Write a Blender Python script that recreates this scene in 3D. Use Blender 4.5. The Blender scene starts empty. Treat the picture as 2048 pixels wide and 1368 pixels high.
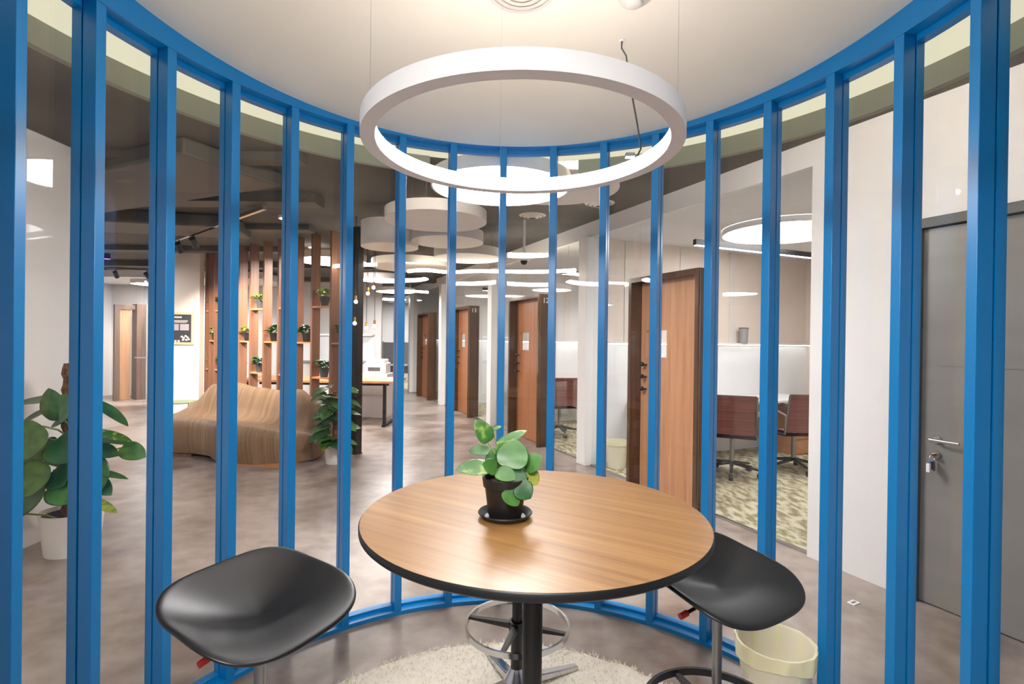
import bpy, bmesh, math, random
from mathutils import Vector, Matrix
random.seed(7)
SC = bpy.context.scene
COL = SC.collection
PI = math.pi
R_ = math.radians

# ------------------------------------------------------------------ camera
def setup_camera():
    f, roll, pitch, h = 1046.66, .012587, -.0038634, 1.4483
    def ray(x, y):
        c, s = math.cos(roll), math.sin(roll)
        u, v = x*c+y*s, -x*s+y*c
        X, Z = u/f, -v/f
        cp, sp = math.cos(pitch), math.sin(pitch)
        return Vector((X, cp-Z*sp, sp+Z*cp))
    fw = ray(0, 0).normalized()
    rt = (ray(100, 0)-ray(0, 0)).normalized()
    up = rt.cross(fw).normalized()
    cam = bpy.data.objects.new('camera', bpy.data.cameras.new('camera'))
    COL.objects.link(cam)
    cam.data.sensor_width = 36
    cam.data.lens = 36*f/2048
    cam.data.clip_start = .02
    cam.data.clip_end = 100
    m = Matrix((rt, up, -fw)).transposed().to_4x4()
    m.translation = (0, 0, h)
    cam.matrix_world = m
    SC.camera = cam
setup_camera()

# ------------------------------------------------------------------ world, exposure
W = bpy.data.worlds.new('office_air'); SC.world = W; W.use_nodes = True
W.node_tree.nodes['Background'].inputs[0].default_value = (1, .95, .9, 1)
W.node_tree.nodes['Background'].inputs[1].default_value = .35
SC.view_settings.view_transform = 'Standard'
SC.view_settings.look = 'None'
SC.view_settings.gamma = 1
SC.view_settings.use_curve_mapping = False
SC.view_settings.exposure = 0.5
SC.cycles.transparent_max_bounces = 20
SC.cycles.max_bounces = 6
SC.cycles.diffuse_bounces = 3
SC.cycles.glossy_bounces = 2
SC.cycles.adaptive_threshold = .02
E_RING, E_DISC, E_ROOM, E_LIN, E_TUBE, E_LED, E_BULB = 74.0, 36.0, 11.0, 11.0, 16.0, 4.0, 36.0

# ------------------------------------------------------------------ materials
def lin(c):
    return tuple(((v/255)/12.92 if v/255 <= .04045 else ((v/255+.055)/1.055)**2.4) for v in c)+(1,)
MATS = {}
def node(nt, t, **kw):
    n = nt.nodes.new(t)
    for k, v in kw.items():
        setattr(n, k, v)
    return n
def mat(name, rgb, rough=.5, metal=0, rgb2=None, scale=(6, 6, 6), detail=4, lo=.35, hi=.65, bump=0, bscale=None, spec=.5, coat=0, bdist=.01):
    """plain or two-tone noise material in object coordinates"""
    m = bpy.data.materials.new(name); m.use_nodes = True
    nt = m.node_tree; p = nt.nodes['Principled BSDF']
    p.inputs['Roughness'].default_value = rough
    p.inputs['Metallic'].default_value = metal
    p.inputs['Specular IOR Level'].default_value = spec
    p.inputs['Coat Weight'].default_value = coat
    p.inputs['Base Color'].default_value = lin(rgb)
    if rgb2 or bump:
        tc = node(nt, 'ShaderNodeTexCoord'); mp = node(nt, 'ShaderNodeMapping')
        mp.inputs['Scale'].default_value = scale
        nt.links.new(tc.outputs['Object'], mp.inputs[0])
        nz = node(nt, 'ShaderNodeTexNoise'); nz.inputs['Scale'].default_value = 1; nz.inputs['Detail'].default_value = detail
        nt.links.new(mp.outputs[0], nz.inputs['Vector'])
    if rgb2:
        cr = node(nt, 'ShaderNodeValToRGB')
        cr.color_ramp.elements[0].position = lo; cr.color_ramp.elements[1].position = hi
        cr.color_ramp.elements[0].color = lin(rgb); cr.color_ramp.elements[1].color = lin(rgb2)
        nt.links.new(nz.outputs[0], cr.inputs[0]); nt.links.new(cr.outputs[0], p.inputs['Base Color'])
    if bump:
        src = nz
        if bscale:
            mp2 = node(nt, 'ShaderNodeMapping'); mp2.inputs['Scale'].default_value = bscale
            nt.links.new(tc.outputs['Object'], mp2.inputs[0])
            src = node(nt, 'ShaderNodeTexNoise'); src.inputs['Scale'].default_value = 1
            nt.links.new(mp2.outputs[0], src.inputs['Vector'])
        b = node(nt, 'ShaderNodeBump'); b.inputs['Strength'].default_value = bump; b.inputs['Distance'].default_value = bdist
        nt.links.new(src.outputs[0], b.inputs['Height']); nt.links.new(b.outputs[0], p.inputs['Normal'])
    MATS[name] = m
    return m
def emit(name, rgb, strength):
    m = bpy.data.materials.new(name); m.use_nodes = True
    nt = m.node_tree; nt.nodes.remove(nt.nodes['Principled BSDF'])
    e = node(nt, 'ShaderNodeEmission'); e.inputs[0].default_value = lin(rgb); e.inputs[1].default_value = strength
    nt.links.new(e.outputs[0], nt.nodes['Material Output'].inputs[0])
    MATS[name] = m
    return m
def glass(name, tint=(253, 253, 253), base=.02, top=.5):
    """clear sheet: transparent, with a Schlick-like mirror share"""
    m = bpy.data.materials.new(name); m.use_nodes = True
    nt = m.node_tree; nt.nodes.remove(nt.nodes['Principled BSDF'])
    t = node(nt, 'ShaderNodeBsdfTransparent'); t.inputs[0].default_value = lin(tint)
    g = node(nt, 'ShaderNodeBsdfGlossy'); g.inputs['Roughness'].default_value = 0
    lw = node(nt, 'ShaderNodeLayerWeight'); lw.inputs[0].default_value = .5
    pw = node(nt, 'ShaderNodeMath', operation='POWER'); pw.inputs[1].default_value = 4
    ma = node(nt, 'ShaderNodeMath', operation='MULTIPLY_ADD'); ma.inputs[1].default_value = top; ma.inputs[2].default_value = base
    mx = node(nt, 'ShaderNodeMixShader')
    nt.links.new(lw.outputs['Facing'], pw.inputs[0]); nt.links.new(pw.outputs[0], ma.inputs[0]); nt.links.new(ma.outputs[0], mx.inputs[0])
    nt.links.new(t.outputs[0], mx.inputs[1]); nt.links.new(g.outputs[0], mx.inputs[2])
    nt.links.new(mx.outputs[0], nt.nodes['Material Output'].inputs[0])
    MATS[name] = m
    return m
def wood(name, a, b, axis='Z', freq=26, stretch=.06, rough=.45, rot=0, dark=None, spec=.5):
    """grain running along one object axis"""
    m = bpy.data.materials.new(name); m.use_nodes = True
    nt = m.node_tree; p = nt.nodes['Principled BSDF']; p.inputs['Roughness'].default_value = rough
    p.inputs['Specular IOR Level'].default_value = spec
    tc = node(nt, 'ShaderNodeTexCoord'); mp = node(nt, 'ShaderNodeMapping')
    mp0 = node(nt, 'ShaderNodeMapping'); mp0.inputs['Rotation'].default_value = (0, 0, rot)
    sc = [freq]*3; sc['XYZ'.index(axis)] = freq*stretch
    mp.inputs['Scale'].default_value = sc
    nt.links.new(tc.outputs['Object'], mp0.inputs[0]); nt.links.new(mp0.outputs[0], mp.inputs[0])
    nz = node(nt, 'ShaderNodeTexNoise'); nz.inputs['Scale'].default_value = 1; nz.inputs['Detail'].default_value = 6; nz.inputs['Roughness'].default_value = .65
    nt.links.new(mp.outputs[0], nz.inputs['Vector'])
    cr = node(nt, 'ShaderNodeValToRGB')
    cr.color_ramp.elements[0].position = .3; cr.color_ramp.elements[1].position = .7
    cr.color_ramp.elements[0].color = lin(a); cr.color_ramp.elements[1].color = lin(b)
    nt.links.new(nz.outputs[0], cr.inputs[0]); nt.links.new(cr.outputs[0], p.inputs['Base Color'])
    MATS[name] = m
    return m

mat('blue', (0, 124, 190), .34, rgb2=(4, 128, 193), scale=(3, 3, 3), spec=.6)
mat('groove', (10, 40, 70), .7)
mat('white_wall', (226, 224, 223), .6, rgb2=(222, 220, 219), scale=(2, 2, 2))
mat('beige_wall', (226, 212, 200), .6)
mat('booth_ceiling', (246, 237, 220), .65, rgb2=(243, 233, 215), scale=(3, 3, 3))
mat('soffit', (150, 150, 130), .7)
mat('dark_ceiling', (92, 86, 76), .8, rgb2=(74, 70, 62), scale=(1.2, 1.2, 1.2), detail=6)
mat('duct', (84, 79, 70), .6)
mat('white', (236, 234, 232), .4)
mat('offwhite', (222, 214, 205), .5)
mat('panel_white', (236, 238, 240), .3)
mat('grey_panel', (150, 148, 150), .7)
mat('black_plastic', (24, 24, 25), .37)
mat('black_satin', (16, 16, 17), .42)
mat('black_metal', (18, 18, 20), .4)
mat('chrome', (205, 205, 210), .12, metal=1)
mat('steel', (150, 150, 152), .3, metal=1)
mat('brushed', (190, 188, 184), .3, metal=1)
mat('grey_door', (138, 134, 128), .32, rgb2=(132, 128, 122), scale=(1, 1, 8))
mat('door_frame', (92, 92, 88), .5)
mat('red_rubber', (150, 28, 24), .45)
mat('cream_plastic', (238, 230, 205), .45)
mat('bag', (240, 232, 190), .45)
mat('soil', (44, 30, 22), .95, bump=.6, scale=(60, 60, 60))
mat('white_pot', (228, 220, 210), .5)
mat('pot_black', (26, 25, 24), .45)
mat('pot_grey', (70, 70, 74), .6)
mat('coir', (150, 104, 66), .95, rgb2=(96, 62, 38), scale=(60, 60, 25), bump=1, bdist=.02)
mat('stem', (120, 140, 60), .5)
mat('leaf', (44, 90, 36), .38, rgb2=(70, 118, 50), scale=(18, 18, 18), detail=3)
mat('leaf_dark', (28, 68, 38), .36, rgb2=(48, 96, 50), scale=(9, 9, 9), detail=3)
mat('leaf_lime', (52, 98, 36), .38, rgb2=(140, 166, 80), scale=(30, 30, 30), detail=3, lo=.52, hi=.68)
mat('leaf_yellow', (168, 166, 66), .45, rgb2=(84, 118, 48), scale=(20, 20, 20))
mat('leaf_shelf', (96, 140, 50), .45, rgb2=(186, 200, 104), scale=(22, 22, 22), detail=2)
mat('rug', (246, 238, 224), .95, rgb2=(238, 229, 212), scale=(40, 40, 40))
mat('maroon', (146, 88, 80), .55, rgb2=(122, 70, 64), scale=(2, 2, 60))
mat('navy', (28, 48, 72), .7)
mat('green_metal', (110, 124, 92), .5)
mat('poster_ink', (52, 48, 52), .5, rgb2=(40, 38, 46), scale=(6, 6, 6))
mat('poster_light', (206, 196, 190), .6)
mat('poster_mid', (150, 140, 146), .6)
mat('frame_wood', (222, 184, 138), .5)
mat('green_frost', (190, 212, 208), .25)
mat('picture_tan', (200, 176, 130), .6)
mat('key_blue', (40, 80, 150), .5)
mat('brass', (190, 150, 90), .35, metal=1)
def pile():
    nt = MATS['rug'].node_tree; p = nt.nodes['Principled BSDF']; out = nt.nodes['Material Output']
    t = node(nt, 'ShaderNodeBsdfTranslucent'); mx = node(nt, 'ShaderNodeMixShader'); mx.inputs[0].default_value = .3
    src = p.inputs['Base Color'].links[0].from_socket
    nt.links.new(src, t.inputs[0]); nt.links.new(p.outputs[0], mx.inputs[1]); nt.links.new(t.outputs[0], mx.inputs[2]); nt.links.new(mx.outputs[0], out.inputs[0])
pile()
wood('table_wood', (128, 88, 47), (162, 122, 74), 'X', 46, .03, .34, rot=R_(32), spec=.45)
wood('door_wood', (172, 118, 82), (206, 156, 116), 'Z', 18, .05, .32)
wood('door_wood_mid', (150, 92, 58), (186, 126, 84), 'Z', 18, .05, .35)
wood('portal_wood', (72, 50, 36), (96, 68, 48), 'Z', 30, .05, .16)
wood('fin_wood', (110, 74, 54), (146, 102, 76), 'Z', 18, .05, .5)
wood('shelf_wood', (190, 126, 78), (214, 150, 98), 'X', 18, .1, .5)
wood('desk_wood', (176, 124, 84), (204, 152, 106), 'X', 14, .08, .4)
wood('portal_light', (150, 112, 86), (178, 138, 108), 'Z', 18, .06, .5)
wood('dark_frame_wood', (84, 68, 60), (112, 92, 82), 'Z', 18, .06, .5)
emit('ring_light', (255, 251, 249), E_RING)
emit('disc_light', (255, 251, 249), E_DISC)
emit('room_light', (255, 251, 249), E_ROOM)
emit('linear_light', (255, 251, 249), E_LIN)
emit('tube_light', (255, 246, 226), E_TUBE)
emit('led_light', (255, 252, 246), E_LED)
emit('bulb_light', (255, 214, 160), E_BULB)
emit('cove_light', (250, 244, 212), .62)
emit('added_uplight', (255, 246, 232), 70)
emit('ring_top_light', (255, 246, 236), 7)
emit('entry_fill_light', (255, 251, 249), 42)
emit('soft_disc_light', (255, 251, 249), 22)
emit('exit_light', (206, 244, 228), 2.2)
emit('purple_light', (170, 70, 255), 6)
glass('booth_glass')
glass('office_glass', (251, 252, 252), .025, .5)

def concrete():
    m = bpy.data.materials.new('concrete'); m.use_nodes = True
    nt = m.node_tree; p = nt.nodes['Principled BSDF']
    tc = node(nt, 'ShaderNodeTexCoord')
    n1 = node(nt, 'ShaderNodeTexNoise'); n1.inputs['Scale'].default_value = .9; n1.inputs['Detail'].default_value = 7; n1.inputs['Distortion'].default_value = .8
    n2 = node(nt, 'ShaderNodeTexNoise'); n2.inputs['Scale'].default_value = 7; n2.inputs['Detail'].default_value = 6
    nt.links.new(tc.outputs['Object'], n1.inputs['Vector']); nt.links.new(tc.outputs['Object'], n2.inputs['Vector'])
    mx = node(nt, 'ShaderNodeMath', operation='MULTIPLY_ADD'); mx.inputs[1].default_value = .45
    nt.links.new(n2.outputs[0], mx.inputs[0]); nt.links.new(n1.outputs[0], mx.inputs[2])
    cr = node(nt, 'ShaderNodeValToRGB')
    for e, (pos, c) in zip(cr.color_ramp.elements, ((.55, (114, 98, 88)), (.88, (168, 155, 146)))):
        e.position = pos; e.color = lin(c)
    nt.links.new(mx.outputs[0], cr.inputs[0]); nt.links.new(cr.outputs[0], p.inputs['Base Color'])
    rr = node(nt, 'ShaderNodeMapRange'); rr.inputs['To Min'].default_value = .22; rr.inputs['To Max'].default_value = .42
    nt.links.new(n1.outputs[0], rr.inputs[0]); nt.links.new(rr.outputs[0], p.inputs['Roughness'])
    MATS['concrete'] = m
concrete()
def carpet():
    m = bpy.data.materials.new('carpet'); m.use_nodes = True
    nt = m.node_tree; p = nt.nodes['Principled BSDF']; p.inputs['Roughness'].default_value = .95
    tc = node(nt, 'ShaderNodeTexCoord')
    mp = node(nt, 'ShaderNodeMapping'); mp.inputs['Rotation'].default_value = (0, 0, .6); mp.inputs['Scale'].default_value = (15, 6.5, 1)
    n1 = node(nt, 'ShaderNodeTexNoise'); n1.inputs['Scale'].default_value = 1.2; n1.inputs['Detail'].default_value = 5
    nt.links.new(tc.outputs['Object'], mp.inputs[0]); nt.links.new(mp.outputs[0], n1.inputs['Vector'])
    cr = node(nt, 'ShaderNodeValToRGB')
    for e, (pos, c) in zip(cr.color_ramp.elements, ((.4, (140, 132, 100)), (.58, (206, 198, 170)))):
        e.position = pos; e.color = lin(c)
    nt.links.new(n1.outputs[0], cr.inputs[0]); nt.links.new(cr.outputs[0], p.inputs['Base Color'])
    MATS['carpet'] = m
carpet()
def ribbed():
    """brown lounge: fine slices stacked along its length"""
    m = bpy.data.materials.new('ribbed_brown'); m.use_nodes = True
    nt = m.node_tree; p = nt.nodes['Principled BSDF']; p.inputs['Roughness'].default_value = .62
    tc = node(nt, 'ShaderNodeTexCoord'); mp = node(nt, 'ShaderNodeMapping'); mp.inputs['Scale'].default_value = (46, .6, .6)
    nz = node(nt, 'ShaderNodeTexNoise'); nz.inputs['Scale'].default_value = 1; nz.inputs['Detail'].default_value = 3
    nt.links.new(tc.outputs['Object'], mp.inputs[0]); nt.links.new(mp.outputs[0], nz.inputs['Vector'])
    cr = node(nt, 'ShaderNodeValToRGB')
    for e, (pos, c) in zip(cr.color_ramp.elements, ((.3, (130, 101, 74)), (.7, (158, 127, 96)))):
        e.position = pos; e.color = lin(c)
    nt.links.new(nz.outputs[0], cr.inputs[0]); nt.links.new(cr.outputs[0], p.inputs['Base Color'])
    b = node(nt, 'ShaderNodeBump'); b.inputs['Strength'].default_value = .35; b.inputs['Distance'].default_value = .01
    nt.links.new(nz.outputs[0], b.inputs['Height']); nt.links.new(b.outputs[0], p.inputs['Normal'])
    MATS['ribbed_brown'] = m
ribbed()

# ------------------------------------------------------------------ mesh builder
class MB:
    def __init__(self):
        self.v, self.f = [], []
    def add(self, vs, fs):
        o = len(self.v)
        self.v += [tuple(p) for p in vs]
        self.f += [tuple(i+o for i in q) for q in fs]
        return self
    def box(self, x0, x1, y0, y1, z0, z1, rz=0, about=None):
        vs = [(x, y, z) for z in (z0, z1) for y in (y0, y1) for x in (x0, x1)]
        if rz:
            c, s = math.cos(rz), math.sin(rz); cx, cy = about or ((x0+x1)/2, (y0+y1)/2)
            vs = [(cx+(x-cx)*c-(y-cy)*s, cy+(x-cx)*s+(y-cy)*c, z) for x, y, z in vs]
        return self.add(vs, [(0, 2, 3, 1), (4, 5, 7, 6), (0, 1, 5, 4), (2, 6, 7, 3), (0, 4, 6, 2), (1, 3, 7, 5)])
    def prism(self, poly, z0, z1):
        n = len(poly)
        vs = [(x, y, z0) for x, y in poly]+[(x, y, z1) for x, y in poly]
        return self.add(vs, [tuple(range(n))[::-1], tuple(range(n, 2*n))]+[(i, (i+1) % n, n+(i+1) % n, n+i) for i in range(n)])
    def lathe(self, prof, n=32, c=(0, 0), a0=0, a1=2*PI):
        full = abs(a1-a0-2*PI) < 1e-6
        k = n if full else n+1
        vs = []
        for i in range(k):
            a = a0+(a1-a0)*i/n
            for r, z in prof:
                vs.append((c[0]+r*math.cos(a), c[1]+r*math.sin(a), z))
        m = len(prof); fs = []
        for i in range(n):
            j = (i+1) % k
            for q in range(m-1):
                fs.append((i*m+q, j*m+q, j*m+q+1, i*m+q+1))
        return self.add(vs, fs)
    def disc(self, r, z, n=32, c=(0, 0), up=True):
        vs = [(c[0]+r*math.cos(2*PI*i/n), c[1]+r*math.sin(2*PI*i/n), z) for i in range(n)]
        return self.add(vs, [tuple(range(n)) if up else tuple(range(n))[::-1]])
    def cyl(self, r, z0, z1, n=24, c=(0, 0), r2=None):
        r2 = r if r2 is None else r2
        self.lathe([(r, z0), (r2, z1)], n, c); self.disc(r, z0, n, c, False); self.disc(r2, z1, n, c)
        return self
    def tube(self, pts, r, n=8, caps=True):
        pts = [Vector(p) for p in pts]; rs = r if isinstance(r, (list, tuple)) else [r]*len(pts)
        vs, fs = [], []
        side = None
        for i, p in enumerate(pts):
            t = (pts[min(i+1, len(pts)-1)]-pts[max(i-1, 0)]).normalized()
            if side is None:
                side = t.cross(Vector((0, 0, 1)) if abs(t.z) < .95 else Vector((1, 0, 0))).normalized()
            side = (side-t*side.dot(t)).normalized(); b = t.cross(side)
            for k in range(n):
                a = 2*PI*k/n
                vs.append(p+(side*math.cos(a)+b*math.sin(a))*rs[i])
        for i in range(len(pts)-1):
            for k in range(n):
                k2 = (k+1) % n
                fs.append((i*n+k, i*n+k2, (i+1)*n+k2, (i+1)*n+k))
        if caps:
            fs.append(tuple(range(n))[::-1]); fs.append(tuple(range((len(pts)-1)*n, len(pts)*n)))
        return self.add(vs, fs)
    def sphere(self, c, r, n=12, m=8, sz=1):
        prof = [(max(1e-4, r*math.sin(PI*i/m)), c[2]-r*sz*math.cos(PI*i/m)) for i in range(m+1)]
        return self.lathe(prof, n, (c[0], c[1]))
    def grid(self, fn, nu, nv, closed=False):
        vs = [fn(i/nu, j/nv) for j in range(nv+1) for i in range(nu+1)]
        return self.add(vs, [(j*(nu+1)+i, j*(nu+1)+i+1, (j+1)*(nu+1)+i+1, (j+1)*(nu+1)+i) for j in range(nv) for i in range(nu)])
    def mesh(self, name, smooth=None):
        me = bpy.data.meshes.new(name)
        me.from_pydata(self.v, [], self.f); me.update()
        bm = bmesh.new(); bm.from_mesh(me); bmesh.ops.recalc_face_normals(bm, faces=bm.faces); bm.to_mesh(me); bm.free()
        if smooth is not None:
            me.polygons.foreach_set('use_smooth', [True]*len(me.polygons))
            me.set_sharp_from_angle(angle=R_(smooth))
        return me
    def build(self, name, m, parent=None, smooth=None, bevel=0, subsurf=0, loc=None, rz=0):
        o = bpy.data.objects.new(name, self.mesh(name, smooth))
        COL.objects.link(o)
        o.data.materials.append(MATS[m])
        if parent is not None: o.parent = parent
        if loc is not None: o.location = loc
        if rz: o.rotation_euler.z = rz
        if bevel:
            b = o.modifiers.new('edge', 'BEVEL'); b.width = bevel; b.segments = 2; b.limit_method = 'ANGLE'; b.angle_limit = R_(40)
        if subsurf:
            s = o.modifiers.new('smooth', 'SUBSURF'); s.levels = subsurf; s.render_levels = subsurf
        return o
def put(me, name, m, parent, loc=(0, 0, 0), rot=None):
    o = bpy.data.objects.new(name, me); COL.objects.link(o)
    if m and not me.materials: me.materials.append(MATS[m])
    o.parent = parent; o.location = loc
    if rot is not None: o.rotation_euler = rot
    return o
def tag(o, label, cat=None, group=None, kind=None):
    o['label'] = label
    if cat: o['category'] = cat
    if group: o['group'] = group
    if kind: o['kind'] = kind
    return o
def empty(name, loc=(0, 0, 0), rz=0, label=None, cat=None, group=None, kind=None):
    o = bpy.data.objects.new(name, None); COL.objects.link(o)
    o.empty_display_size = .1
    o.location = loc; o.rotation_euler = (0, 0, rz)
    if label: o['label'] = label
    if cat: o['category'] = cat
    if group: o['group'] = group
    if kind: o['kind'] = kind
    return o
def struct(mb, name, m, label=None, **kw):
    o = mb.build(name, m, **kw); o['kind'] = 'structure'
    if label: o['label'] = label
    return o
def children(o): return [c for c in COL.objects if c.parent == o]
def copy_tree(o, parent=None):
    c = o.copy(); COL.objects.link(c)
    if parent is not None: c.parent = parent
    for ch in children(o): copy_tree(ch, c)
    return c

# ------------------------------------------------------------------ key dimensions
CX, CY, RB = .0058, 1.5423, 1.3283      # centre and inner radius of the round booth
T0, DT = -1.68106, .2041132             # angle of the first post in view, pitch of the posts
Z_HEAD = 2.504                          # underside of the booth's head rail
Z_CEIL = 2.83                           # office ceiling
LX, LY, LA = 2.5025, 2.5, math.atan2(.913, -.408)   # the office front runs along this line
def LW(s, n=0, z=0):                    # along the office front, into the rooms, up
    return Vector((LX-.408*s+.913*n, LY+.913*s+.408*n, z))
def booth_ceiling_z(y): return 2.507+.0766*(2.87-y)
def lbox(mb, s0, s1, n0, n1, z0, z1):   # a box in the office line's own frame
    ps = [LW(s, n) for s, n in ((s0, n0), (s1, n0), (s1, n1), (s0, n1))]
    return mb.prism([(p.x, p.y) for p in ps], z0, z1)

# ================================================================== STRUCTURE
struct(MB().box(-14, 10, -5, 19, -.1, 0), 'floor', 'concrete', 'polished brown grey concrete floor')
struct(MB().box(-14, 10, -5, 19, Z_CEIL, Z_CEIL+.1), 'ceiling', 'dark_ceiling', 'dark painted open office ceiling')
# outer office walls
struct(MB().box(-14, 10, 18, 18.1, 0, Z_CEIL), 'wall_back', 'white_wall')
struct(MB().box(-14, 10, -5.1, -5, 0, Z_CEIL), 'wall_rear', 'white_wall')
struct(MB().box(-14.1, -14, -5, 18, 0, Z_CEIL), 'wall_far_left', 'white_wall')
struct(MB().box(-3.42, -3.28, -4.9, 4.06, 0, Z_CEIL), 'wall_left', 'white_wall', 'white wall behind the tall pothos in a white pot')
# ceiling beams and ducts of the dark ceiling
bm_ = empty('trim_1', kind='structure')
for i, (x0, x1, y0, y1, z) in enumerate([(-12, -2.2, 9.6, 9.8, 2.72), (-12, -3.0, 8.0, 8.2, 2.75), (-12, -2.5, 6.4, 6.6, 2.76), (-12, -1.9, 5.0, 5.25, 2.74),
                                         (-12, 1.0, 12.0, 12.2, 2.74), (-12, 0, 14.5, 14.7, 2.74), (-12, -1.6, 3.9, 4.05, 2.77)]):
    MB().box(x0, x1, y0, y1, z, Z_CEIL).build('beam', 'duct', bm_)
MB().box(-4.6, -2.0, 4.1, 4.95, 2.70, Z_CEIL, rz=R_(-24)).build('duct', 'duct', bm_, bevel=.02)
MB().box(-7.5, -3.2, 5.5, 6.2, 2.68, Z_CEIL, rz=R_(12)).build('duct', 'duct', bm_, bevel=.02)

# office fronts on the right -----------------------------------------------------
mb = MB(); lbox(mb, .53, 1.163, 0, .16, 0, Z_CEIL); lbox(mb, -7.0, .53, 0, .16, 2.16, Z_CEIL); lbox(mb, -7.0, -.46, 0, .16, 0, 2.16)
struct(mb, 'wall_right', 'white_wall', 'white wall beside the grey door')
mb = MB(); lbox(mb, 1.0, 1.163, .16, 3.7, 0, 2.66)
struct(mb, 'wall_office_side', 'white_wall')
mb = MB(); lbox(mb, 1.163, 16.6, 0, .1, 2.655, Z_CEIL)
struct(mb, 'wall_bulkhead', 'white_wall', 'long white bulkhead above the glass office fronts')
mb = MB(); lbox(mb, 1.1, 16.6, .1, 3.8, 2.66, Z_CEIL-.01)
struct(mb, 'ceiling_offices', 'white_wall')
mb = MB(); lbox(mb, 1.1, 16.6, 3.7, 3.8, 0, 2.66)
struct(mb, 'wall_office_back', 'beige_wall')
mb = MB(); lbox(mb, 1.163, 16.6, .06, 3.7, .0, .012)
struct(mb, 'floor_carpet', 'carpet', 'beige and olive patterned carpet of the glass offices')
CROSS = [3.93, 6.88, 9.83, 12.78]
for i, s in enumerate(CROSS):
    e = empty('wall_cross', kind='structure')
    mb = MB(); lbox(mb, s, s+.1, .2, 3.7, 0, 1.40); mb.build('lower_panel', 'panel_white', e)
    mb = MB(); lbox(mb, s+.02, s+.08, .2, 3.7, 1.44, 2.66); mb.build('upper_panel', 'beige_wall' if i == 0 else 'white_wall', e)
    mb = MB(); lbox(mb, s-.10, s+.1, .2, 3.7, 1.425, 1.445); mb.build('ledge', 'white', e)
    mb = MB(); lbox(mb, s-.085, s-.06, .22, 3.68, 1.412, 1.425); mb.build('light_strip', 'led_light', e)
    mb = MB(); lbox(mb, s-.02, s+.16, -.06, .2, 0, 2.655); mb.build('column', 'white', e, bevel=.006)
    if i < 2:
        for k in range(4):
            mb = MB(); lbox(mb, s+.012, s+.02, .5+k*.85, .62+k*.85, 1.446, 2.655); mb.build('strip', 'offwhite', e)

def door_portal(s0, s1, idx, number=None):
    """dark wood portal standing across the office line, pale leaf set back in it"""
    e = empty('door_%d' % idx, LW(s0), LA, kind='structure')
    w = s1-s0; f, b, t, h = .10, -.11, .045, 2.075   # local +y is the corridor side
    MB().box(0, t, b, f, 0, h).build('jamb', 'portal_wood', e, bevel=.003)
    MB().box(w-t, w, b, f, 0, h).build('jamb', 'portal_wood', e, bevel=.003)
    MB().box(t, w-t, b, f, h-t, h).build('head', 'portal_wood', e)
    # leaf in four pieces around its square window
    y0, y1 = -.075, -.03; x0, x1 = t+.003, w-t-.003; zw0, zw1 = 1.30, 1.56; xw0, xw1 = w*.56, w*.56+.30
    lf = MB().box(x0, x1, y0, y1, .008, zw0).box(x0, x1, y0, y1, zw1, h-t-.004).box(x0, xw0, y0, y1, zw0, zw1).box(xw1, x1, y0, y1, zw0, zw1).build(
        'leaf', 'door_wood' if idx == 2 else 'door_wood_mid', e)
    MB().box(xw0, xw1, -.056, -.05, zw0, zw1).build('window_pane', 'office_glass', lf)
    for z in (.98, 1.10, 1.22):
        k = MB().tube([(0, 0, 0), (0, .03, 0), (0, .05, .008)], [.008, .008, .02], 10)
        k.sphere((0, .055, .006), .022, 10, 6).build('hook', 'black_plastic', lf, smooth=40, loc=(w-t-.09, y1, z))
    for x in (0, w-t):
        MB().box(x-.002 if x == 0 else x+t, x if x == 0 else x+t+.002, f-.02, f-.016, .0, h).build('edge_strip', 'brass', e)
    if number:
        tx = bpy.data.curves.new('number', 'FONT'); tx.body = number; tx.size = .10; tx.extrude = .002; tx.align_x = 'CENTER'
        o = bpy.data.objects.new('number', tx); COL.objects.link(o); o.data.materials.append(MATS['white']); o.parent = e
        o.location = (-.004, -.0, h-.12); o.rotation_euler = (PI/2, 0, -PI/2)
    if number:
        e['label'] = 'wooden office door in a dark portal numbered '+number
    else:
        e['label'] = 'wooden office door in a dark portal with a square window'
    return e
door_portal(2.10, 3.06, 2)
door_portal(5.03, 6.05, 3, '12')
door_portal(7.88, 8.90, 4, '13')
door_portal(10.75, 11.8, 5)
# glass between the portals
GLZ = [(1.165, 2.10), (3.06, 3.91), (4.09, 5.03), (6.05, 6.86), (7.04, 7.88), (8.90, 9.81), (9.99, 10.75), (11.8, 12.76)]
for i, (a, b) in enumerate(GLZ):
    mb = MB(); lbox(mb, a+.002, b-.002, .035, .045, .02, 2.652)
    struct(mb, 'window_%d' % (i+1), 'office_glass')
for i, (a, b) in enumerate([(2.10, 3.06), (5.03, 6.05), (7.88, 8.90), (10.75, 11.8)]):
    mb = MB(); lbox(mb, a, b, .035, .045, 2.08, 2.652)
    struct(mb, 'window_%d' % (i+20), 'office_glass')
for i, (a, b) in enumerate(GLZ):
    mb = MB(); lbox(mb, a+.002, b-.002, .025, .055, 0, .018)
    struct(mb, 'trim_%d' % (i+10), 'brushed')

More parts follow.
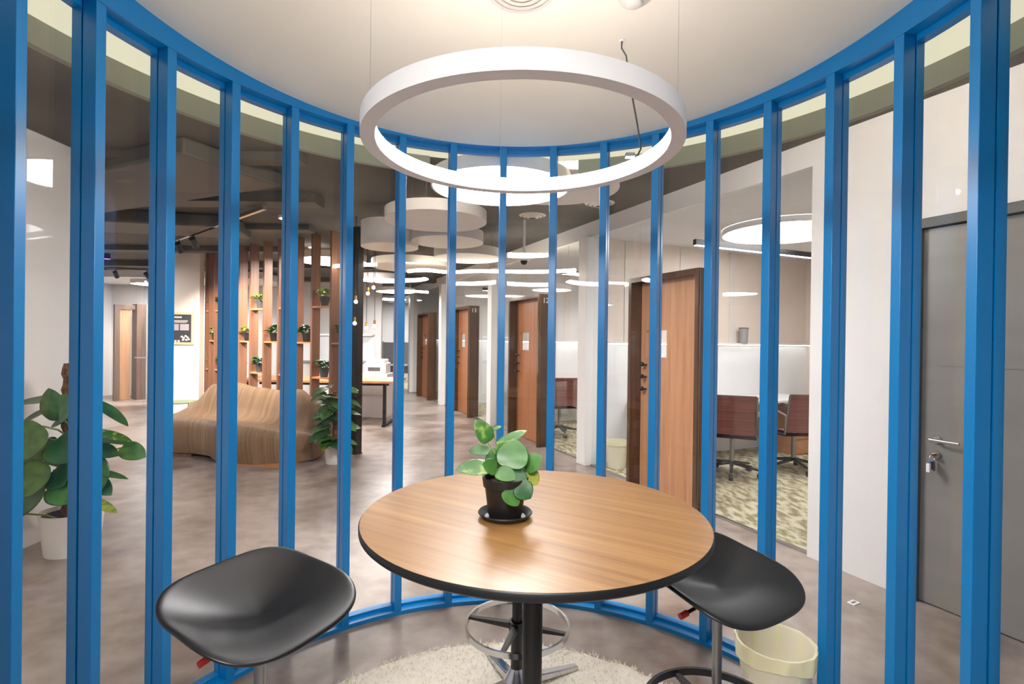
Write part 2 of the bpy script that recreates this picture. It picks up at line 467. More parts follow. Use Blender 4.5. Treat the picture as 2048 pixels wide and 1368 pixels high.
# grey flush door in the right wall ----------------------------------------------
e = empty('door_1', LW(-.46), LA, kind='structure', label='grey flush door with steel lever handle and hanging keys')
MB().box(.03, .955, -.07, -.025, .008, 2.10).build('leaf', 'grey_door', e, bevel=.002)
fr = MB().box(0, .03, -.16, .012, 0, 2.155).box(.955, .99, -.16, .012, 0, 2.155).box(.03, .955, -.16, .012, 2.105, 2.155)
fr.build('door_frame', 'door_frame', e)
hd = MB().tube([(.88, -.03, .93), (.88, .03, .93)], .010, 10).tube([(.885, .03, .93), (.80, .034, .93), (.745, .034, .93)], .0085, 10).build('handle', 'brushed', e, smooth=50)
MB().tube([(.88, -.026, .93), (.88, -.018, .93)], .026, 20).build('rose', 'brushed', hd, smooth=40)
lk = MB().tube([(.88, -.026, .845), (.88, -.012, .845)], .024, 20).build('lock', 'brushed', e, smooth=40)
pl = MB().box(.10, .90, -.026, -.022, 1.335, 1.535).build('nameplate', 'grey_door', e)
# keys hang from the lock: a thing of their own
kr = empty('key_bunch', LW(-.46)+Vector((0, 0, 0)), LA, 'bunch of keys hanging in the lock of the grey door', 'keys')
MB().box(.872, .888, -.012, .02, .838, .852).build('key', 'brass', kr)
ring = [(.88+.0, .012+.022*math.cos(a), .828+.022*math.sin(a)) for a in [2*PI*i/20 for i in range(21)]]
MB().tube(ring, .0016, 6).build('ring', 'chrome', kr, smooth=60)
MB().box(.874, .886, .010, .034, .765, .81).build('key_tag', 'key_blue', kr, bevel=.003)
MB().box(.876, .884, -.012, .006, .755, .808).build('key', 'brass', kr)
MB().box(.872, .89, .034, .05, .752, .80).build('key_tag', 'white', kr, bevel=.003)

# round booth ----------------------------------------------------------------
def pol(r, th): return (CX+r*math.sin(th), CY+r*math.cos(th))
wp = empty('wall_partition', (0, 0, 0), kind='structure', label='curved blue framed glass partition around the bar table')
PW, PD = .037, .047
I0, I1 = -5, 21
post_mb = MB().box(-PW/2, PW/2, 0, PD, .02, Z_HEAD)
post_me = post_mb.mesh('post')
stile_me = MB().box(-.0205, .0205, PD+.004, PD+.035, .02, Z_HEAD).mesh('stile')
core_me = MB().box(-.012, .012, PD-.001, PD+.006, .02, Z_HEAD).mesh('groove')
ch = 2*(RB+.072)*math.sin(DT/2)
pane_me = MB().box(-ch/2+.012, ch/2-.012, -.004, .004, .035, Z_HEAD-.006).mesh('glass_pane')
for i in range(I0, I1+1):
    th = T0+DT*i
    x, y = pol(RB, th)
    po = put(post_me, 'post', 'blue', wp, (x, y, 0), (0, 0, -th))
    b = po.modifiers.new('edge', 'BEVEL'); b.width = .0018; b.segments = 2
    put(stile_me, 'stile', 'blue', po); put(core_me, 'groove', 'groove', po)
    if i < I1:
        tm = th+DT/2
        x, y = pol((RB+.072)*math.cos(DT/2), tm)
        put(pane_me, 'glass_pane', 'booth_glass', wp, (x, y, 0), (0, 0, -tm))
def ring_band(r0, r1, zlo, zhi, a0, a1, n=160):
    """solid ring sector; zlo, zhi may be functions of y"""
    fl = zlo if callable(zlo) else (lambda y: zlo); fh = zhi if callable(zhi) else (lambda y: zhi)
    mb = MB(); vs, fs = [], []
    full = a1-a0 > 2*PI-1e-4
    k = n if full else n+1
    for i in range(k):
        th = a0+(a1-a0)*i/n
        for r, fz in ((r0, fl), (r1, fl), (r1, fh), (r0, fh)):
            x, y = pol(r, th); vs.append((x, y, fz(y)))
    for i in range(n):
        j = (i+1) % k
        for q in range(4):
            fs.append((i*4+q, j*4+q, j*4+(q+1) % 4, i*4+(q+1) % 4))
    if not full:
        fs += [(0, 1, 2, 3), ((k-1)*4+3, (k-1)*4+2, (k-1)*4+1, (k-1)*4)]
    return mb.add(vs, fs)
AW0, AW1 = T0+DT*I0-.012, T0+DT*I1+.012
ring_band(RB-.0005, RB+PD, Z_HEAD, lambda y: booth_ceiling_z(y)+.03, -PI, PI).build('head_rail', 'blue', wp, smooth=40)
ring_band(RB+PD+.003, RB+PD+.042, Z_HEAD-.022, 2.60, -PI, PI).build('head_bead', 'blue', wp, smooth=40)
ring_band(RB-.002, RB+PD, 0, .02, AW0, AW1).build('sill_rail', 'blue', wp, smooth=40)
ring_band(RB+PD, RB+PD+.042, 0, .034, AW0, AW1).build('sill_bead', 'blue', wp, smooth=40)
# booth ceiling, the overhang outside the glass and its downstand
mb = MB(); n = 96; vs = []
for z_off in (0, .12):
    for i in range(n):
        x, y = pol(RB+.004, 2*PI*i/n); vs.append((x, y, booth_ceiling_z(y)+z_off))
mb.add(vs, [tuple(range(n))[::-1], tuple(range(n, 2*n))]+[(i, (i+1) % n, n+(i+1) % n, n+i) for i in range(n)])
struct(mb, 'ceiling_booth', 'booth_ceiling', 'pale round ceiling of the booth')
struct(ring_band(RB+PD+.042, 1.735, 2.56, 2.62, -PI, PI), 'ceiling_overhang', 'cove_light', 'softly lit cream overhang outside the booth glass')
struct(ring_band(1.722, 1.755, 2.462, 2.62, R_(13), R_(342.5)), 'trim_2', 'soffit', 'downstand edge of the booth overhang')
ring_band(1.738, 1.756, 2.621, 2.640, -PI, PI).build('added_uplight_strip', 'added_uplight', wp)  # added glowing strip, hidden by the overhang, brightens the bulkhead
# exposed wall stub above the overhang up to the office ceiling
struct(ring_band(1.60, 1.62, 2.62, Z_CEIL, -PI, PI, 96), 'wall_booth_top', 'duct')

# poster wall and the room at the far left ---------------------------------------
struct(MB().box(-5.55, -4.96, 8.3, 8.42, 0, Z_CEIL), 'wall_poster', 'beige_wall', 'warm white wall with a framed poster')
struct(MB().box(-13.9, -5.0, 12.6, 12.7, 0, Z_CEIL), 'wall_gallery', 'white_wall')
struct(MB().box(-9.75, -9.65, 9.0, 12.6, 0, Z_CEIL), 'wall_gallery_side', 'white_wall')
struct(MB().box(-9.6, -5.2, 10.9, 12.55, 2.66, 2.8), 'ceiling_gallery', 'white_wall')
struct(MB().box(-7.25, -6.1, 10.28, 10.292, .01, 2.66), 'window_40', 'office_glass')

# pantry behind the shelf screen
struct(MB().box(-5.0, -3.15, 12.6, 12.7, 0, Z_CEIL), 'wall_pantry', 'white_wall')

# ================================================================== BOOTH FURNITURE
t = empty('bar_table', (.063, 1.366, 0), 0, 'round wood topped bar table with black edge and black pole', 'table')
MB().cyl(.4385, .993, 1.0, 96).build('tabletop', 'table_wood', t, smooth=30)
MB().lathe([(.36, .980), (.437, .980), (.441, .984), (.4415, .996), (.439, .9995), (.4385, .9995)], 96).disc(.36, .980, 96, up=False).build('edge_band', 'black_satin', t, smooth=40)
MB().cyl(.026, .015, .968, 32).build('pole', 'black_metal', t, smooth=40)
MB().box(-.11, .11, -.11, .11, .968, .980).build('mounting_plate', 'black_metal', t, bevel=.004)
MB().lathe([(.001, .034), (.04, .034), (.05, .026), (.24, .022), (.25, .016), (.25, .0155)], 64).disc(.25, .0155, 64, up=False).build('base_plate', 'black_metal', t, smooth=40)

def seat_shell():
    nr, na = 9, 40
    def pt(i, k):
        a = 2*PI*k/na; rho = i/nr
        ca, sa = math.cos(a), math.sin(a); ex = 2/2.97
        X = math.copysign(abs(ca)**ex, ca)*rho; Y = math.copysign(abs(sa)**ex, sa)*rho
        bk = max(0, -X-.05)/.95
        z = .080*bk**1.95+.042*abs(Y)**2.4*(1-.75*max(0, X))-.045*max(0, X-.4)**1.5-.018*(1-min(1, rho*1.15))**1.5
        x = X*(.192 if X > 0 else .167); y = .205*Y*(1+.083*max(0, X))
        return (x, y, z)
    vs = [pt(0, 0)]; fs = []
    for i in range(1, nr+1):
        for k in range(na): vs.append(pt(i, k))
    for k in range(na): fs.append((0, 1+k, 1+(k+1) % na))
    for i in range(nr-1):
        for k in range(na):
            a, b = 1+i*na+k, 1+i*na+(k+1) % na
            fs.append((a, a+na, b+na, b))
    return MB().add(vs, fs)
def stool(loc, rz, label, seat_z, column, ring_m, ring_z, ring_r, base_m, lever=True, base_rz=0):
    e = empty('bar_stool', loc, rz, label, 'stool', 'bar stools around the table')
    s = seat_shell().build('seat', 'black_plastic', e, smooth=80, loc=(0, 0, seat_z))
    so = s.modifiers.new('shell', 'SOLIDIFY'); so.thickness = .013; so.offset = -1
    sb = s.modifiers.new('smooth', 'SUBSURF'); sb.levels = 1; sb.render_levels = 2
    MB().lathe([(.02, seat_z-.05), (.06, seat_z-.02), (.10, seat_z-.008)], 24).disc(.02, seat_z-.05, 24, up=False).build('seat_bracket', 'black_metal', e, smooth=40)
    MB().cyl(.0135 if column == 'steel' else .021, ring_z-.03, seat_z-.045, 24).build('column', column, e, smooth=40)
    MB().cyl(.025, .05, ring_z+.02, 24).build('lower_column', 'black_metal' if column != 'steel' else 'steel', e, smooth=40)
    if lever:
        lv = MB().tube([(0, -.03, seat_z-.04), (0, -.09, seat_z-.05), (-.005, -.125, seat_z-.058)], .005, 8).build('lever', 'black_metal', e, smooth=60)
        MB().tube([(-.005, -.125, seat_z-.058), (-.007, -.150, seat_z-.063)], .0085, 10).build('lever_grip', 'red_rubber', lv, smooth=60)
    fr = MB().lathe([(ring_r-.006, ring_z-.011), (ring_r+.004, ring_z-.011), (ring_r+.004, ring_z+.011), (ring_r-.006, ring_z+.011), (ring_r-.006, ring_z-.011)], 56).build('foot_ring', ring_m, e, smooth=40)
    hub = MB().cyl(.034, ring_z-.02, ring_z+.02, 24).build('ring_hub', 'black_metal', fr, smooth=40)
    for k in range(4):
        a = base_rz+PI/4+k*PI/2; c, q = math.cos(a), math.sin(a)
        MB().add([(c*r-q*w, q*r+c*w, z) for r, w, z in ((.02, -.013, ring_z-.012), (.02, .013, ring_z-.012), (.02, .013, ring_z+.012), (.02, -.013, ring_z+.012),
                  (ring_r-.004, -.008, ring_z-.006), (ring_r-.004, .008, ring_z-.006), (ring_r-.004, .008, ring_z+.004), (ring_r-.004, -.008, ring_z+.004))],
                 [(0, 1, 2, 3), (4, 7, 6, 5), (0, 4, 5, 1), (1, 5, 6, 2), (2, 6, 7, 3), (3, 7, 4, 0)]).build('spoke', 'black_metal', fr)
    bz = loc[2]
    cp = MB().lathe([(.026, .105), (.032, .09), (.05, .06), (.058, .042), (.058, .03)], 28).disc(.058, .03, 28, up=False).disc(.026, .105, 28).build('base_hub', base_m, e, smooth=40)
    for k in range(4):
        a = base_rz+k*PI/2; c, q = math.cos(a), math.sin(a)
        MB().add([(c*r-q*w, q*r+c*w, z) for r, w, z in ((.03, -.030, .03), (.03, .030, .03), (.03, .022, .058), (.03, -.022, .058),
                  (.30, -.018, .012), (.30, .018, .012), (.30, .014, .030), (.30, -.014, .030))],
                 [(0, 1, 2, 3), (4, 7, 6, 5), (0, 4, 5, 1), (1, 5, 6, 2), (2, 6, 7, 3), (3, 7, 4, 0)]).build('base_leg', base_m, e, bevel=.004)
        MB().cyl(.014, 0, .014, 14, (c*.285, q*.285)).build('glide', 'black_plastic', e, smooth=40)
    return e
stool((-.613, 1.29, .0), -.47, 'black shell bar stool on a chrome pole left of the round table', .78, 'steel', 'black_metal', .40, .20, 'chrome')
stool((.59, 1.475, .0), -1.0, 'black shell bar stool on a chrome pole tucked beside the cream bin', .775, 'steel', 'black_metal', .395, .20, 'chrome', base_rz=.5)
stool((.036, 2.148, .0), math.atan2(-1, -.1), 'bar stool with black column, chrome foot ring and star base behind the table', .70, 'black_metal', 'chrome', .275, .212, 'chrome', False, R_(28+95.7))

# round shag rug: one dense pile
rug = MB()
nr, na = 26, 150; RR = .942
vs = [(0, 0, .016)]; fs = []
for i in range(1, nr+1):
    for k in range(na):
        r = RR*i/nr*(1+(.010*random.uniform(-1, 1) if i > nr-2 else 0)); a = 2*PI*k/na
        vs.append((r*math.cos(a), r*math.sin(a), .002 if i == nr else .016+random.uniform(-.003, .003)))
for k in range(na): fs.append((0, 1+k, 1+(k+1) % na))
for i in range(nr-1):
    for k in range(na):
        a, b = 1+i*na+k, 1+i*na+(k+1) % na
        fs.append((a, a+na, b+na, b))
rug.add(vs, fs)
for _ in range(16000):   # tufts
    r = RR*math.sqrt(random.uniform(.05, 1.0)); a = random.uniform(0, 2*PI); x, y = r*math.cos(a), r*math.sin(a)
    d = random.uniform(0, 2*PI); dx, dy = math.cos(d), math.sin(d); h = random.uniform(.018, .03); w = random.uniform(.004, .007)
    lx, ly = random.uniform(-.012, .012), random.uniform(-.012, .012)
    o = len(rug.v)
    rug.v += [(x-dx*w, y-dy*w, .008), (x+dx*w, y+dy*w, .008), (x+lx, y+ly, h)]
    rug.f.append((o, o+1, o+2))
me = bpy.data.meshes.new('shag_rug'); me.from_pydata(rug.v, [], rug.f); me.materials.append(MATS['rug'])
o = bpy.data.objects.new('shag_rug', me); COL.objects.link(o); o.location = (-.01, 1.545, 0)
tag(o, 'round cream shag rug under the bar table', 'rug')

# waste bin with its liner
b = empty('waste_bin', (1.030, 2.015, 0), 0, 'cream waste bin with plastic liner beside the blue frame', 'bin')
MB().lathe([(.096, 0), (.098, .002), (.138, .292), (.141, .300), (.134, .300), (.094, .012), (.001, .012)], 48).disc(.096, 0, 48, up=False).build('body', 'cream_plastic', b, smooth=40)
ln = MB()
def liner(u, v):
    a = 2*PI*u; w = .0022*math.sin(a*9+v*5)+.0015*math.sin(a*17)
    prof = [(.100, .03), (.118, .16), (.1325, .285), (.1375, .304), (.1435, .303), (.1445, .285), (.1415+.002*math.sin(a*5), .245+.008*math.sin(a*3+1))]
    k = v*(len(prof)-1); i = min(int(k), len(prof)-2); fr = k-i
    r = prof[i][0]*(1-fr)+prof[i+1][0]*fr+w*(0.4 if i in (2, 3) else 1); z = prof[i][1]*(1-fr)+prof[i+1][1]*fr
    return (r*math.cos(a), r*math.sin(a), z)
ln.grid(liner, 72, 12).build('liner', 'bag', b, smooth=60)

# ------------------------------------------------------------------ plants
def leaf_obj(parent, base, tip, width, up=(0, 0, 1), droop=.12, fold=.18, m='leaf', name='leaf', lobes=.35):
    base, tip, up = Vector(base), Vector(tip), Vector(up)
    ax = tip-base; L = ax.length; axn = ax/L
    side = axn.cross(up)
    if side.length < 1e-3: side = axn.cross(Vector((0, 1, .2)))
    side.normalize(); nrm = side.cross(axn).normalized()
    ts = [0, .06, .18, .34, .52, .70, .86, 1]
    vs = []
    for tt in ts:
        w = width*.5*(2.15*(tt**.36)*((1-tt)**.62)) if 0 < tt < 1 else 0
        c = base+ax*tt+nrm*(-droop*L*(tt*tt)+droop*L*tt*.6)
        back = axn*(-lobes*.18*L) if tt == .06 else Vector()
        wob = random.uniform(-.05, .05)*w
        vs += [c-side*w+nrm*(fold*w+wob)+back, c, c+side*w+nrm*(fold*w-wob)+back]
    fs = []
    for i in range(len(ts)-1):
        a = i*3; fs += [(a, a+1, a+4, a+3), (a+1, a+2, a+5, a+4)]
    mb = MB().add(vs, fs)
    me = bpy.data.meshes.new(name); me.from_pydata(mb.v, [], mb.f)
    me.polygons.foreach_set('use_smooth', [True]*len(me.polygons)); me.materials.append(MATS[m])
    o = bpy.data.objects.new(name, me); COL.objects.link(o); o.parent = parent
    so = o.modifiers.new('thick', 'SOLIDIFY'); so.thickness = max(.0006, width*.008)
    sb = o.modifiers.new('smooth', 'SUBSURF'); sb.levels = 1; sb.render_levels = 1
    return o
def stalk(parent, a, b, r=.0016, sag=.0, m='stem'):
    a, b = Vector(a), Vector(b); mid = (a+b)/2+Vector((0, 0, sag))
    return MB().tube([a, a.lerp(mid, .6), mid, mid.lerp(b, .6), b], r, 6).build('stalk', m, parent, smooth=60)

# pothos on the table
p = empty('potted_pothos', (-.012, 1.323, 1.0), 0, 'small pothos in a black pot on the round table', 'plant')
sa = MB().lathe([(.001, .002), (.052, .002), (.060, .012), (.067, .016), (.069, .0135), (.062, .006), (.054, 0), (.001, 0)], 48).build('saucer', 'pot_black', p, smooth=50)
MB().lathe([(.001, .006), (.041, .006), (.043, .010), (.052, .078), (.056, .080), (.059, .102), (.0575, .104), (.0535, .102), (.049, .078), (.001, .078)], 48).build('pot', 'pot_black', p, smooth=40)
MB().disc(.050, .088, 32).build('soil', 'soil', p)
def tp(x, y, d=0): return ((860+x/5.26-1010)*.001264, d, (1034-(820+y/5.26))*.001264)
LEAVES = [  # base, tip, width, facing, material
    (tp(600, 345, .005), tp(462, 112, .01), .038, (.5, -.75, .3), 'leaf_lime', .05, .35),
    (tp(655, 225, .01), tp(738, 178, .02), .010, (0, -.5, 1), 'leaf_lime', .1, .5),
    (tp(828, 590, -.02), tp(905, 318, .015), .064, (-.1, -1, .35), 'leaf', .06, .08),
    (tp(690, 420, .03), tp(1012, 240, .05), .034, (-.3, -.5, 1), 'leaf_lime', .05, .2),
    (tp(655, 590, -.02), tp(278, 575, -.045), .044, (0, -.55, 1), 'leaf_lime', .12, .12),
    (tp(612, 455, .02), tp(392, 445, .02), .030, (.2, -.6, 1), 'leaf', .16, .2),
    (tp(700, 590, -.03), tp(556, 520, -.05), .032, (.1, -.9, .6), 'leaf_lime', .12, .2),
    (tp(1000, 625, 0), tp(1168, 466, .0), .038, (-.5, -.8, .4), 'leaf', .08, .25),
    (tp(1005, 650, .0), tp(1128, 768, -.01), .036, (.4, -.8, .5), 'leaf_yellow', .1, .2),
    (tp(700, 610, -.035), tp(895, 652, -.06), .034, (0, -.7, .8), 'leaf', .14, .15),
    (tp(800, 640, -.02), tp(1005, 745, -.045), .046, (.2, -.8, .6), 'leaf_dark', .1, .1),
    (tp(795, 770, -.055), tp(925, 915, -.07), .036, (.4, -.9, .4), 'leaf', .1, .2),
    (tp(915, 735, -.045), tp(1052, 850, -.06), .040, (.3, -.9, .4), 'leaf_dark', .1, .2),
    (tp(760, 560, .02), tp(700, 430, .03), .05, (0, -1, .3), 'leaf_dark', .1, .1),
    (tp(850, 610, .01), tp(1000, 560, .03), .048, (0, -.6, .8), 'leaf_dark', .1, .1),
    (tp(720, 560, .01), tp(640, 420, .02), .048, (.3, -1, .4), 'leaf', .1, .1),
    (tp(560, 640, .0), tp(400, 640, .01), .026, (0, -.6, 1), 'leaf_lime', .1, .15),
    (tp(700, 660, .0), tp(820, 560, .04), .05, (0, -.5, .8), 'leaf_dark', .1, .1),
    (tp(930, 620, .02), tp(1080, 600, .04), .04, (0, -.6, .8), 'leaf_dark', .1, .1),
]
for bs, tpt, w, up, m, dr, fo in LEAVES:
    leaf_obj(p, bs, tpt, w*1.28, up, dr, fo, m)
for bs, *_ in LEAVES:
    stalk(p, (random.uniform(-.02, .02)+bs[0]*.15, random.uniform(-.015, .01), .086), bs, .0015, .006)

def planter(name, loc, label, r0, r1, h):
    e = empty(name, loc, 0, label, 'plant', 'tall climbing pothos in white pots')
    MB().lathe([(.001, 0), (r0, 0), (r1, h-.01), (r1+.004, h), (r1-.004, h), (r1-.010, h-.03), (.001, h-.03)], 48).build('pot', 'white_pot', e, smooth=40)
    MB().disc(r1-.011, h-.026, 32).build('soil', 'soil', e)
    return e
# tall pothos at the left wall
p = planter('tall_pothos', (-2.93, 3.50, 0), 'tall climbing pothos on a coir pole by the left wall', .145, .175, .275)
MB().lathe([(.001, .24)]+[(.058+.007*math.sin(i*1.9), .24+i*.035) for i in range(30)]+[(.001, .24+29*.035)], 20).build('coir_pole', 'coir', p, smooth=60)
def lp(x, y, d=0): return ((x-126)*.00335, d, 1.4483-(y-673.5)*.00335)
BIG = [
    ((118, 800), (48, 806), .09, -.12, 'leaf_dark', (0, -.4, 1)), ((143, 835), (122, 776), .15, -.15, 'leaf', (-.3, -1, .4)), ((100, 822), (50, 848), .07, -.1, 'leaf_dark', (.2, -.5, 1)),
    ((95, 868), (48, 878), .12, -.15, 'leaf', (0, -.9, .6)), ((130, 845), (95, 903), .20, -.24, 'leaf', (-.2, -1, .3)), ((125, 840), (98, 852), .09, -.05, 'leaf_dark', (0, -.6, 1)),
    ((180, 805), (252, 850), .07, -.05, 'leaf_dark', (.2, -.2, 1)), ((190, 862), (272, 876), .055, -.1, 'leaf_lime', (0, -.5, 1)), ((190, 880), (262, 886), .05, -.05, 'leaf_dark', (0, -.4, 1)),
    ((185, 892), (250, 903), .09, -.12, 'leaf_dark', (0, -.6, .8)), ((108, 918), (46, 950), .15, -.16, 'leaf', (0, -1, .5)), ((134, 912), (108, 972), .16, -.24, 'leaf', (-.1, -1, .3)),
    ((124, 952), (60, 1016), .19, -.2, 'leaf_dark', (-.3, -1, .4)), ((80, 1012), (44, 1036), .06, -.2, 'leaf_dark', (0, -.5, 1)), ((185, 915), (226, 968), .16, -.15, 'leaf', (.3, -1, .3)),
    ((190, 938), (270, 946), .045, -.12, 'leaf_dark', (0, -.4, 1)), ((188, 950), (232, 982), .08, -.1, 'leaf_dark', (.2, -.7, .6)), ((185, 992), (250, 1012), .055, -.12, 'leaf_yellow', (0, -.5, 1)),
    ((150, 820), (190, 800), .14, -.2, 'leaf', (.1, -1, .4)), ((150, 870), (196, 905), .17, -.22, 'leaf_dark', (.2, -1, .4)), ((150, 950), (190, 985), .16, -.2, 'leaf', (.2, -1, .4)),
    ((110, 890), (66, 915), .12, -.05, 'leaf_dark', (0, -.8, .6)), ((120, 860), (70, 838), .10, .1, 'leaf_dark', (0, -.6, .8)), ((140, 930), (172, 955), .13, -.2, 'leaf_dark', (0, -1, .3)),
    ((120, 940), (75, 925), .12, .08, 'leaf_dark', (0, -.7, .7)), ((200, 905), (246, 925), .10, .1, 'leaf', (0, -.7, .7)),
]
for (bx, by), (tx, ty), w, d, m, up in BIG:
    leaf_obj(p, lp(bx, by, d), lp(tx, ty, d*1.25), w*1.3, up, .12, .14, m)
    stalk(p, (.02, -.03, lp(0, by)[2]-.12), lp(bx, by, d), .006, .02)
# tall pothos by the lounge
p = planter('tall_pothos', (-2.03, 6.06, 0), 'tall climbing pothos in a white pot beside the brown lounge', .105, .125, .215)
MB().lathe([(.001, .19)]+[(.032+.004*math.sin(i*2.1), .19+i*.04) for i in range(17)]+[(.001, .19+16*.04)], 16).build('coir_pole', 'coir', p, smooth=60)
rnd = random.Random(5)
for k in range(58):
    a = rnd.uniform(0, 2*PI) if k > 12 else rnd.uniform(PI*1.05, PI*1.95)
    z = .24+.64*(k % 19)/18+rnd.uniform(-.03, .03); rr = rnd.uniform(.05, .10); L = rnd.uniform(.14, .22)
    bs = Vector((rr*math.cos(a), rr*math.sin(a), z)); tt = bs+Vector((L*math.cos(a), L*math.sin(a), rnd.uniform(-.12, .02)))
    leaf_obj(p, bs, tt, rnd.uniform(.11, .17), (.3*math.cos(a), .3*math.sin(a)-.3, 1), .2, .15, rnd.choice(['leaf_dark', 'leaf_dark', 'leaf', 'leaf']))
leaf_obj(p, (-.05, -.1, .27), (-.10, -.17, .17), .08, (0, -1, .4), .2, .15, 'leaf_yellow')

# ------------------------------------------------------------------ lamps of the booth
rl = empty('ring_lamp', (.020, 1.366, 1.943), 0, 'white ring pendant lamp glowing on its inner side above the table', 'lamp')
MB().lathe([(.3715, 0), (.407, 0), (.407, .0425), (.3715, .0425)], 128).lathe([(.3715, .0425), (.3715, .0395)], 128).lathe([(.3715, 0), (.3715, .003)], 128).build('housing', 'white', rl, smooth=30)
MB().lathe([(.3725, .003), (.3725, .0395)], 128).build('diffuser', 'ring_light', rl, smooth=60)
MB().lathe([(.376, .0428), (.4025, .0428)], 128).build('top_diffuser', 'ring_top_light', rl)
for a in (R_(205), R_(100), R_(-25)):
    x, y = .389*math.cos(a), .389*math.sin(a)
    MB().tube([(x, y, .0425), (x, y, booth_ceiling_z(1.366+y)-1.943)], .0004, 6).build('suspension_wire', 'brushed', rl)
c0 = (.338, .165, .045)
MB().tube([c0, (.35, .168, .07), (.345, .20, .16), (.345, .30, .32), (.365, .46, .50), (.372, .575, .59), (.378, .60, booth_ceiling_z(1.966)-1.943)], .0028, 8).build('power_cord', 'black_metal', rl, smooth=60)
MB().box(.305, .33, .155, .175, .0425, .056).build('cord_grip', 'chrome', rl, bevel=.002)
MB().cyl(.010, booth_ceiling_z(1.966)-1.943-.006, booth_ceiling_z(1.966)-1.943, 16, (.378, .60)).build('cord_outlet', 'white', rl)
tilt = -math.atan(.0766)
av = empty('air_diffuser', (.016, 1.700, booth_ceiling_z(1.700)), 0, 'round white air diffuser in the booth ceiling', 'vent'); av.rotation_euler.x = tilt
for i, (r, z) in enumerate(((.125, -.004), (.100, -.010), (.075, -.014), (.050, -.018))):
    MB().lathe([(r-.020, z-.006), (r-.004, z-.003), (r, z+.004), (r-.004, z+.0035), (r-.020, z-.003), (r-.020, z-.006)], 48).build('cone_ring', 'offwhite', av, smooth=40)
MB().cyl(.02, -.026, -.002, 24).build('core', 'offwhite', av, smooth=40)
sd = empty('smoke_detector', (.388, 1.735, booth_ceiling_z(1.735)), 0, 'round white smoke detector on the booth ceiling', 'detector'); sd.rotation_euler.x = tilt
MB().lathe([(.05, 0), (.05, -.012), (.046, -.018), (.03, -.022), (.001, -.022)], 36).build('cover', 'offwhite', sd, smooth=40)
MB().lathe([(.026, -.022), (.026, -.034), (.02, -.038), (.001, -.038)], 28).build('chamber', 'offwhite', sd, smooth=40)

# ================================================================== OFFICE LAMPS
def drum(name, x, y, r, z0, z1, label, lit, cat='lamp', group=None, em='disc_light'):
    e = empty(name, (x, y, 0), 0, label, cat, group)
    MB().lathe([(r, z0), (r, z1)], 72).disc(r, z1, 72).lathe([(r-.012 if lit else .001, z0), (r, z0)], 72).build('shell', 'offwhite', e, smooth=40)
    if lit:
        MB().disc(r-.012, z0+.004, 72, up=False).build('diffuser', em, e)
    for k in range(3):
        a = 2*PI*k/3+.4
        MB().tube([(r*.7*math.cos(a), r*.7*math.sin(a), z1), (r*.7*math.cos(a), r*.7*math.sin(a), Z_CEIL)], .0015, 5).build('hanging_wire', 'steel', e)
    return e
G = 'round discs hung under the dark ceiling'
drum('disc_lamp', -.085, 3.435, .455, 2.440, 2.515, 'large glowing white disc lamp right behind the ring lamp', True, group=G)
drum('ceiling_disc', .30, 3.76, .45, 2.535, 2.66, 'plain white disc overlapping the large glowing disc', False, 'disc', G)
drum('ceiling_disc', -.66, 4.47, .43, 2.45, 2.54, 'plain white hanging disc nearest to the corridor side of the booth', False, 'disc', G)
drum('ceiling_disc', -.68, 5.42, .37, 2.45, 2.56, 'plain white hanging disc just beyond the nearest plain disc', False, 'disc', G)
drum('ceiling_disc', -1.32, 5.60, .30, 2.42, 2.68, 'deep plain white drum hanging beside the pendant bulbs', False, 'disc', G)
drum('ceiling_disc', -.56, 6.50, .42, 2.45, 2.56, 'plain white hanging disc above the curved light tube', False, 'disc', G)
drum('ceiling_disc', -1.45, 7.45, .55, 2.46, 2.56, 'wide plain white disc half hidden by the light tube', False, 'disc', G)
drum('disc_lamp', -2.30, 9.2, .40, 2.46, 2.56, 'glowing disc lamp beyond the pendant bulbs', True, group=G, em='soft_disc_light')
drum('disc_lamp', -2.55, 11.4, .42, 2.46, 2.54, 'farthest glowing disc lamp over the corridor', True, group=G, em='soft_disc_light')
drum('disc_lamp', -3.75, 16.0, .5, 2.64, 2.72, 'added fill disc lamp over the desks at the far end wall', True, group=G)  # extra lamp added to lighten the far end wall
drum('disc_lamp', -2.75, 7.95, .52, 2.60, 2.70, 'glowing disc lamp behind the planted shelf screen', True, group=G)
drum('disc_lamp', -6.9, 7.2, .55, 2.62, 2.72, 'added fill disc lamp over the open floor at the left', True, group=G)  # lamp put in to brighten the open floor at left
drum('disc_lamp', -6.9, 3.4, .55, 2.62, 2.72, 'added fill disc lamp over the floor beyond the left wall', True, group=G)  # second added fill lamp for the left side, out of view
drum('disc_lamp', -.3, -1.1, .55, 2.62, 2.72, 'unseen fill disc lamp added over the entrance side of the booth', True, group=G, em='entry_fill_light')  # fill lamp added behind the camera, lights the near sides of the posts
drum('disc_lamp', -8.0, 11.7, .45, 2.58, 2.66, 'glowing disc lamp in the white gallery room', True, group=G, em='soft_disc_light')
# small flush lamps
for x, y, lb in ((-2.6, 6.0, 'small round ceiling lamp in front of the shelf screen'), (-3.0, 7.9, 'small round ceiling lamp above the shelf screen')):
    e = empty('downlight', (x, y, 0), 0, lb, 'lamp', 'small round downlights')
    MB().lathe([(.09, Z_CEIL-.03), (.09, Z_CEIL)], 32).lathe([(.075, Z_CEIL-.03), (.09, Z_CEIL-.03)], 32).build('rim', 'white', e, smooth=40)
    MB().disc(.076, Z_CEIL-.026, 32, up=False).build('diffuser', 'disc_light', e)
